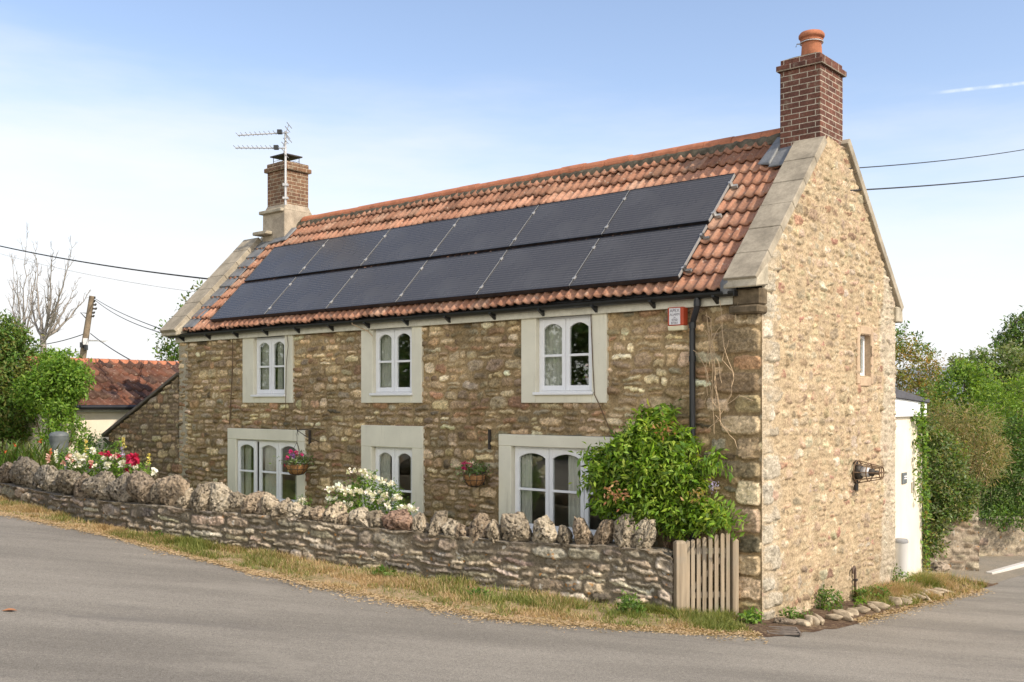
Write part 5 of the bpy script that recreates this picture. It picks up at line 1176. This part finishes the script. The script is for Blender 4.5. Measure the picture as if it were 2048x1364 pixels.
weed('grassy weed tuft at the foot of the cottage corner', 1500, 1250, 22, 200, .07, BRIGHT+GREEN, 103, .7, 'weeds in the verge')
weed('rusty dry weed hanging on the left stretch of the garden wall', 182, 1000, 24, 420, .05, [(.28, .17, .07), (.33, .22, .09), (.22, .16, .06)], 104, 1.2, 'weeds on the garden wall')
weed('rusty dry weed tuft on the garden wall below the tall pointed stone', 262, 1030, 22, 420, .05, [(.28, .17, .07), (.33, .20, .09), (.25, .2, .07)], 105, 1.2, 'weeds on the garden wall')
# ------------------------------------------------------------------ solar panels
px_ = Vector((CT, -ST, 0)); rz_m = Matrix.Rotation(-TH, 3, 'Z'); tilt = Matrix.Rotation(math.atan(SLOPE), 3, 'X'); RM = rz_m @ tilt
def roofw(s, v, n):
    l = rp(s, v, n); w3 = rz_m @ Vector(l); return Vector((C0[0], C0[1], 0))+w3
PWD, PHT = 1.682, 1.035
def solar(label, s_c, v_c):
    o = thing('solar_panel', label, 'solar panel', roofw(s_c, v_c, .10), 0, 'solar panels on the front roof slope'); o.rotation_euler = RM.to_euler()
    return o
def solar_parts(o):
    a, b = PWD/2, PHT/2; m = MB()
    m.ring(-a, a, -b, b, .006, .006, .012, .012, -.045, .02, 2); m.build('frame', BLACK, o)
    m = MB(); m.box(a+.0005, a+.007, -b+.012, b-.012, -.02, .0205); m.build('side_rail', ALU, o)
    m = MB(); m.box(-a+.006, a-.006, -b+.012, b-.012, -.012, .014); m.build('cell_sheet', SOLAR, o)
    for y in (-.36, .30):
        m = MB(); m.box(a-.008, a+.018, y-.018, y+.018, .021, .028); m.build('clamp', ALU, o)
ORD = ['first', 'second', 'third', 'fourth', 'fifth', 'sixth']
proto = None
for row, (vc, s0) in enumerate(((1.805, 1.10), (.695, 1.09))):
    for i in range(6):
        lab = f"black solar panel, {ORD[i]} from the gable end of the {'upper' if row == 0 else 'lower'} row on the roof"
        o = solar(lab, s0+PWD/2+i*(PWD+.018), vc)
        if proto is None: solar_parts(o); proto = o
        else:
            for chd in list(proto.children):
                c = chd.copy(); link(c); c.parent = o
        if i == 0:
            for y in (-.34, .30):
                m = MB(); m.box(PWD/2+.001, PWD/2+.10, y-.02, y+.02, -.075, -.03); m.box(PWD/2+.005, PWD/2+.03, y-.03, y+.03, -.03, .026); m.build('rail_end', ALU, o)
# ------------------------------------------------------------------ aerial
ae = thing('tv_aerial', 'grey rooftop television aerial with two booms strapped to the far chimney', 'aerial', (*D(571, 400, 20.35)[:2], D(571, 400, 20.35)[2]))
AZ = ae.location[2]; zt = D(571, 262, 20.35)[2]-AZ
m = MB(); m.tube([(0, 0, -.1), (0, 0, zt)], .022, 8); m.build('mast', METALG, ae)
sc_px = 20.35/FPX
for (y0, y1, xl, xr) in ((272, 266, 477, 578), (297, 297, 472, 571)):
    zl, zr = D(0, y0, 20.35)[2]-AZ, D(0, y1, 20.35)[2]-AZ; x0, x1 = (xl-571)*sc_px, (xr-571)*sc_px
    m = MB(); m.tube([(x0, -.05, zl), (x1, -.03, zr)], .013, 6); b = m.build('boom', METALG, ae)
    m = MB()
    for k in range(9):
        f = k/11; x = x0+(x1-x0)*f; z = zl+(zr-zl)*f; m.tube([(x, -.19, z+.012), (x, .10, z+.012)], .006, 5, False)
    m.build('director', METALG, b)
    m = MB(); xx = x1-.16; m.box(xx-.06, xx+.03, -.09, .0, zr-.03, zr+.05); m.build('dipole_box', BLACK, b)
    m = MB()
    for q in (-.11, -.05, .05, .11):
        m.tube([(x1-.05+abs(q)*.6, -.25, zr+q*1.3), (x1-.05+abs(q)*.6, .18, zr+q*1.3)], .008, 5, False)
    m.tube([(x1-.0, -.03, zr-.15), (x1-.05, -.03, zr), (x1, -.03, zr+.15)], .008, 5, False); m.build('reflector', METALG, b)
m = MB(); m.box(-.05, .05, -.04, .05, .28, .33); m.box(-.05, .05, -.04, .05, .02, .06); m.build('bracket', METALG, ae)
# ------------------------------------------------------------------ alarm box
al = thing('alarm_box', 'orange red burglar alarm box with white lettered label under the eaves', 'alarm', hw(1.10, -.03, 3.41), -TH)
m = MB(); m.hexa([(-.125, -.10, .055), (.10, -.10, .055), (.115, 0, .055), (-.125, 0, .055), (-.125, -.10, .285), (.10, -.10, .285), (.115, 0, .285), (-.125, 0, .285)]); m.build('case', ALARM, al, bevel=.012)
m = MB(); m.hexa([(-.12, -.09, -.005), (.10, -.09, -.005), (.115, 0, -.0), (-.12, 0, -.0), (-.125, -.10, .054), (.10, -.10, .054), (.118, 0, .054), (-.125, 0, .054)]); m.build('base', CREAMP, al, bevel=.008)
m = MB(); m.box(-.095, .062, -.104, -.1015, .068, .272); lb = m.build('label', LABELW, al)
def lettering(txt, size, loc, par, mat, rot, nm='lettering', align='CENTER'):
    cu = bpy.data.curves.new(nm, 'FONT'); cu.body = txt; cu.size = size; cu.align_x = align; cu.extrude = .0008; cu.materials.append(mat)
    tmp = bpy.data.objects.new(nm, cu); col.objects.link(tmp); bpy.context.view_layer.update(); me = bpy.data.meshes.new_from_object(tmp.evaluated_get(bpy.context.evaluated_depsgraph_get())); bpy.data.objects.remove(tmp)
    o = link(bpy.data.objects.new(nm, me)); o.parent = par; o.location = loc; o.rotation_euler = rot; return o
for txt, sz, z in (('APEX', .058, .222), ('ALARM', .044, .178), ('TEL', .022, .148), ('0760', .042, .112), ('87361', .040, .076)):
    lettering(txt, sz, (-.0165, -.1052, z), lb, INK, (R(90), 0, 0))
# ------------------------------------------------------------------ wall lantern on the gable
wl_ = thing('wall_lantern', 'rusty caged lantern projecting from the sunlit gable wall', 'lantern', hw(-.02, 2.78, 1.55), -TH)
m = MB(); m.box(0, .02, -.05, .05, -.26, .16); m.build('back_plate', IRON, wl_, bevel=.004)
m = MB()
for k in range(8):
    a = 2*math.pi*k/8; m.tube([(.03, .155*math.cos(a), .155*math.sin(a)), (.36, .085*math.cos(a), .085*math.sin(a))], .007, 5)
for x, r_ in ((.03, .155), (.19, .123), (.36, .085)): m.tube([(x, r_*math.cos(a), r_*math.sin(a)) for a in np.linspace(0, 2*math.pi, 25)], .009, 6)
m.tube([(.36, -.085, 0), (.36, .085, 0)], .006, 5); m.tube([(.36, 0, -.085), (.36, 0, .085)], .006, 5); m.build('cage', m_plain('rusty iron', (.16, .105, .065), .85, (14, .6, 1.4), 40), wl_)
def lathe_x(prof, n=16):
    m = MB(); m.lathe(prof, n=n); m.v = [(z, x, y) for x, y, z in m.v]; return m
lathe_x([(0, .02), (.105, .02), (.11, .06), (.09, .09), (0, .09)]).build('shade', IRON, wl_)
lathe_x([(.06, .09), (.07, .12), (.066, .19), (0, .20)]).build('glass_cover', METALG, wl_)
lathe_x([(.05, .20), (.052, .25), (.03, .26), (.03, .33), (0, .33)]).build('holder', IRON, wl_)
# ------------------------------------------------------------------ hanging baskets
def basket(label, px, py, tt, rad, hang, seed):
    s_, z_ = F(px, py, tt); t = thing('hanging_basket', label, 'hanging basket', hw(s_, tt, z_), -TH, 'hanging baskets on the front wall')
    m = MB(); m.lathe([(.0, -.13), (rad*.55, -.115), (rad*.85, -.05), (rad, .03), (rad*1.02, .045), (rad*.93, .045), (rad*.9, .02), (0, .02)], n=28)
    r = random.Random(seed); m.v = [(x*(1+r.gauss(0, .025)), y*(1+r.gauss(0, .025)), z+r.gauss(0, .005)) for x, y, z in m.v]; m.build('liner', WICK, t)
    m = MB()
    for rr, z in ((rad*1.03, .045), (rad*.93, -.03), (rad*.6, -.115)): m.tube([(rr*math.cos(a), rr*math.sin(a), z) for a in np.linspace(0, 6.283, 25)], .004, 5)
    for k in range(10):
        a = k*.628; m.tube([(rr*math.cos(a), rr*math.sin(a), z) for rr, z in ((rad*1.03, .045), (rad*.98, 0), (rad*.88, -.06), (rad*.6, -.118), (.02, -.138))], .004, 5)
    m.build('wire_frame', IRON, t)
    rr_ = np.random.default_rng(seed); n = 420; p = rr_.normal(size=(n, 3))*np.array((rad*.62, rad*.62, .05))+np.array((0, 0, .10)); p[:, 2] += .05*rr_.random(n)
    ob('foliage', leaf_mesh('foliage', p, unit(p), .055, GREY+GREEN[:3], seed, .35), t)
    if hang:
        m = MB()
        for k in range(3): a = k*2.094; m.tube([(rad*math.cos(a), rad*math.sin(a), .05), (0, 0, .42)], .004, 5)
        m.tube([(0, 0, .40), (0, 0, .52), (-.025, 0, .55), (-.02, 0, .58)], .004, 5); m.build('chain', IRON, t)
        m = MB(); m.tube([(-.04, 0, .70), (0, 0, .64), (.0, .02, .56), (.03, 0, .54)], .007, 6); m.tube([(0, -.0, .62), (.10, .14, .50), (.16, -tt-.02, .42)], .007, 6); m.tube([(0, 0, .62), (.02, -tt-.03, .64)], .007, 6); m.build('wall_bracket', IRON, t)
    return t
def bl(t, pts, rad, pal, seed):
    me = petal_ball(rad, pal, seed, 14); r = random.Random(seed)
    for p in pts:
        b = ob('flower', me, t, p); b.rotation_euler = (r.uniform(-1, 1), r.uniform(-1, 1), r.uniform(0, 6))
t = basket('coir lined hanging basket of red and purple flowers by the three light window', 594, 934, -.36, .19, True, 3)
bl(t, [(-.03, -.1, .27), (.10, -.08, .25), (.20, -.05, .22), (-.06, -.16, .15), (.0, .0, .2)], .032, MAGP, 31); bl(t, [(-.01, -.1, .22), (.05, -.12, .20), (.05, -.12, .17), (-.10, -.1, .16)], .03, PURP, 32); bl(t, [(-.22, -.06, .02)], .03, REDP, 33)
t = basket('coir wall basket with magenta flowers between the narrow doors and wide window', 949, 955, -.22, .165, False, 4)
bl(t, [(-.13, -.10, .19), (-.09, -.10, .21), (-.05, -.14, .13), (-.10, -.12, .14), (.0, -.1, .18), (-.07, -.14, .16)], .036, MAGP, 34)
m = MB(); m.box(-.012, .012, .19, .205, -.12, .10); m.tube([(0, .19, .05), (0, .15, .045)], .008, 6); m.build('wall_bracket', IRON, t)
# flowers in a pot inside the largest upper window
pt_ = thing('potted_geranium', 'pink flowering potted plant behind the glass of the upper window nearest the gable', 'pot plant', hw(2.60, .16, 2.70), -TH)
m = MB(); m.lathe([(0, 0), (.05, 0), (.065, .10), (.07, .105), (.055, .105), (0, .095)], n=18); m.build('pot', LABELW, pt_)
rr_ = np.random.default_rng(9); p = rr_.normal(size=(90, 3))*np.array((.05, .03, .06))+np.array((0, 0, .2)); ob('foliage', leaf_mesh('foliage', p, unit(p), .05, GREEN, 9, .6), pt_)
bl(pt_, [(-.03, -.03, .31), (-.07, -.02, .16), (.03, -.02, .26), (.05, -.02, .24)], .03, PINKP, 35)
# ------------------------------------------------------------------ conduit, bin, water butt, drain, edging stones, leaf
cd = thing('conduit', 'bent brown conduit pipe running along the foot of the gable', 'conduit', hw(0, 2.6, 0), -TH)
m = MB(); m.tube([(.05, .0, .16), (.05, .01, .22), (.05, .05, .25), (.05, .08, .22), (.05, .085, .1), (.05, .09, -.10), (.055, .12, -.125), (.06, .5, -.125), (.06, 1.74, -.17)], .018, 8); m.build('pipe', m_plain('brown pipe', (.11, .075, .055), .7, (8, .7, 1.3)), cd)
m = MB(); m.box(.03, .08, .06, .11, .05, .08); m.build('clip', IRON, cd)
x, y = hw(.02, 4.62)[:2]; bn = thing('bin', 'tall pale grey round bin standing against the white extension', 'bin', (*D(1801, 1140, 15.85)[:2], -.2), -TH)
m = MB(); m.lathe([(0, 0), (.09, 0), (.10, .04), (.112, .52), (.118, .535), (.105, .535), (.10, .52), (0, .52)], n=28); m.build('body', m_plain('white bin plastic', (.60, .59, .57), .5, (2, .95, 1.04)), bn)
m = MB(); m.lathe([(.12, .53), (.12, .56), (.10, .585), (0, .59)], n=28); m.build('lid', m_plain('grey lid', (.26, .26, .26), .6), bn)
b3 = D(118, 900, 21.0); wb_ = thing('water_butt', 'grey ribbed plastic water butt below the outhouse downpipe', 'water butt', (b3[0], b3[1], D(118, 960, 21.0)[2]+.10))
pr = [(0, 0), (.17, 0)]+[(.175+.012*(i % 2), .04+i*.055) for i in range(13)]+[(.20, .74), (.185, .80), (.188, .81)]
m = MB(); m.lathe(pr+[(0, .82)], n=32); m.build('barrel', DKGREY, wb_); m = MB(); m.lathe([(.195, .80), (.195, .83), (.16, .88), (.06, .905), (0, .91)], n=32); m.build('lid', DKGREY, wb_)
gx_, gy_ = G(1566, 1266); dr = thing('drain_grate', 'black iron drain grate at the road edge by the cottage corner', 'drain', (gx_, gy_, float(gz(gx_))), R(-6))
m = MB()
for k in range(4): m.box(-.17, .16, -.15+k*.09, -.122+k*.09, .013, .03+.004*k)
m.box(-.19, -.17, -.16, .17, .004, .036); m.box(.16, .18, -.16, .17, .004, .036); m.build('bars', m_plain('worn cast iron', (.16, .135, .115), .6, (12, .7, 1.3)), dr)
m = MB(); m.box(-.17, .16, -.15, .16, .001, .006); m.build('shade_sheet', BLACK, dr)  # flat black sheet, stands for the shade in the gaps between the bars
x, y = G(1572, 1255); ks = thing('kerb_stone', 'short dark kerb stone set above the drain grate', 'kerb stone', (x, y+.06, float(gz(x))), R(-12)); ob('stone', np_mesh('stone', rock(.17, .06, .05, 5, 4, .05, ICO3), ICF3, STONE_C, True, np.tile((.24, .19, .14), (len(ICO3), 1))), ks, (0, 0, .05))
n_e = 26; epx = [(1612, 1257), (1650, 1249), (1700, 1236), (1745, 1226), (1790, 1216), (1830, 1205), (1862, 1196), (1890, 1190)]
EXs, EYs = zip(*[G(*p) for p in epx]); ts = np.linspace(0, 1, n_e); idx = np.linspace(0, 1, len(epx))
KNEE2 = m_plain('pale edging stone', (.42, .345, .245), .95, (9, .6, 1.3), 50, .1, .6)
rkm = [np_mesh('edging_stone', rock(.16, .07, .055, 700+i, 3.6, .07, ICO3), ICF3, KNEE2, True, np.tile(np.array((.46, .38, .27))*random.uniform(.8, 1.1), (len(ICO3), 1))) for i in range(7)]
for i, f in enumerate(ts):
    if i in (4, 13, 14): continue
    x, y = np.interp(f, idx, EXs), np.interp(f, idx, EYs)
    o = ob('edging_stone', rkm[i % 7], None, (x-.02+random.uniform(-.02, .02), y+.05+random.uniform(-.03, .03), float(gz(x))+.055)); o.rotation_euler = (random.uniform(-.15, .15), random.uniform(-.25, .1), R(118)+random.uniform(-.6, .6)); o.scale = (random.uniform(.55, 1.2), random.uniform(.7, 1.3), random.uniform(.6, 1.2))
    tag(o, 'pale flat edging stone leaning in the row between gable bed and road', 'edging stone', 'edging stones along the gable bed')
x, y = G(1338*1+0, 0+1) if False else G(1860, 1150); 
for i, (px, py, a) in enumerate(((1880, 1142, .20), (1838, 1160, .16))):
    x, y = G(px, py); o = ob('rock', np_mesh('rock', rock(a, a*.7, a*.55, 800+i, 2.6, .1, ICO3), ICF3, STONE_C, True, np.tile((.42, .34, .26), (len(ICO3), 1))), None, (x, y, float(gz(x))+.05)); tag(o, ['pinkish rock on the grass below the ivy pier', 'smaller rock half hidden by yellow plants near the bin'][i], 'rock')
x, y = G(18, 1223); lf = ob('fallen_leaf', np_mesh('fallen_leaf', [(-.07, 0, .004), (-.02, -.03, .012), (.03, -.035, .02), (.08, 0, .006), (.03, .03, .018), (-.02, .03, .022), (0, 0, .004)], [[0, 1, 6, 5], [1, 2, 3, 6], [6, 3, 4, 5]], m_plain('orange leaf', (.42, .19, .09), .8)), None, (x, y, float(gz(x))+.004)); tag(lf, 'single curled orange brown leaf lying on the road at left', 'leaf')
# ------------------------------------------------------------------ pole and cables
PY = 46.0; pb, pt = D(161, 740, PY), D(184, 592, PY)
up = thing('utility_pole', 'leaning wooden utility pole with brackets behind the outhouse', 'pole', (D(155, 780, PY)[0], PY, -.2))
U = np.array(up.location); q = lambda px, py, dy=0: tuple(np.array(D(px, py, PY+dy))-U)
m = MB(); m.tube([(0, 0, 0), q(163, 730), q(184, 592)], [.17, .155, .12], 12); m.build('shaft', OLDWOOD, up)
for i, (px, py) in enumerate(((189, 596), (189, 603), (191, 610), (192, 618), (188, 626), (187, 633))):
    m = MB(); m.tube([q(px-7, py-1), q(px, py), q(px+1, py-3)], .045, 6); m.build('insulator', IRON, up)
m = MB(); m.tube([q(175, 640), q(161, 625), q(177, 627)], .03, 6); m.build('arm', IRON, up)
m = MB(); m.tube([q(172, 681), q(196, 681)], .035, 6); m.hexa([q(196, 683, -.2), q(205, 686, -.2), q(205, 686, .2), q(196, 683, .2), q(197, 681, -.2), q(217, 681, -.2), q(217, 681, .2), q(197, 681, .2)]); m.build('lamp_arm', METALG, up)
for px, py, w_, mm in ((164, 690, 2.6, BLACK), (172, 695, 2.4, BLACK), (171, 683, 3.2, LABELW)):
    m = MB(); c_ = q(px, py, -.22); w_ *= PY/FPX; m.box(c_[0]-w_, c_[0]+w_, c_[1]-.1, c_[1]+.1, c_[2]-w_*2, c_[2]+w_*2); m.build('junction_box', mm, up)
def cable(label, A, B, sag, r_=.012, mat=CABLE):
    A, B = np.array(A), np.array(B); pts = [A+(B-A)*f-np.array((0, 0, sag*4*f*(1-f))) for f in np.linspace(0, 1, 20)]
    o = thing('power_cable', label, 'cable', tuple(A)); m = MB(); m.tube([tuple(p-A) for p in pts], r_, 6); m.build('wire', mat, o); return o
cable('thick black cable crossing the sky from the left edge to the far gable', D(-60, 478, 30), hw(12.4, 1.3, 5.0), .12, .017)
cable('thin grey cable just above the thick cable at left', D(-60, 490, 34), D(400, 585, 27), .15, .007, METALG)
cable('upper of two parallel cables from the pole top towards the cottage', D(190, 597, PY), D(352, 668, 23), .1, .012)
cable('lower of two parallel cables from the pole top towards the cottage', D(190, 600, PY), D(352, 674, 23), .18, .012)
cable('service cable sloping from the pole down behind the outhouse ridge', D(181, 667, PY), D(290, 735, 30), .08, .018)
cable('level cable leaving the pole leftwards behind the bare trees', D(168, 668, PY), D(-40, 676, 60), .5, .02)
cable('upper thin cable leaving the gable top towards the right', hw(.0, 2.55, 5.72), D(2120, 286, 20), .06, .008)
cable('lower thicker cable leaving the gable verge towards the right', hw(.0, 2.62, 5.43), D(2120, 343, 20), .04, .011)
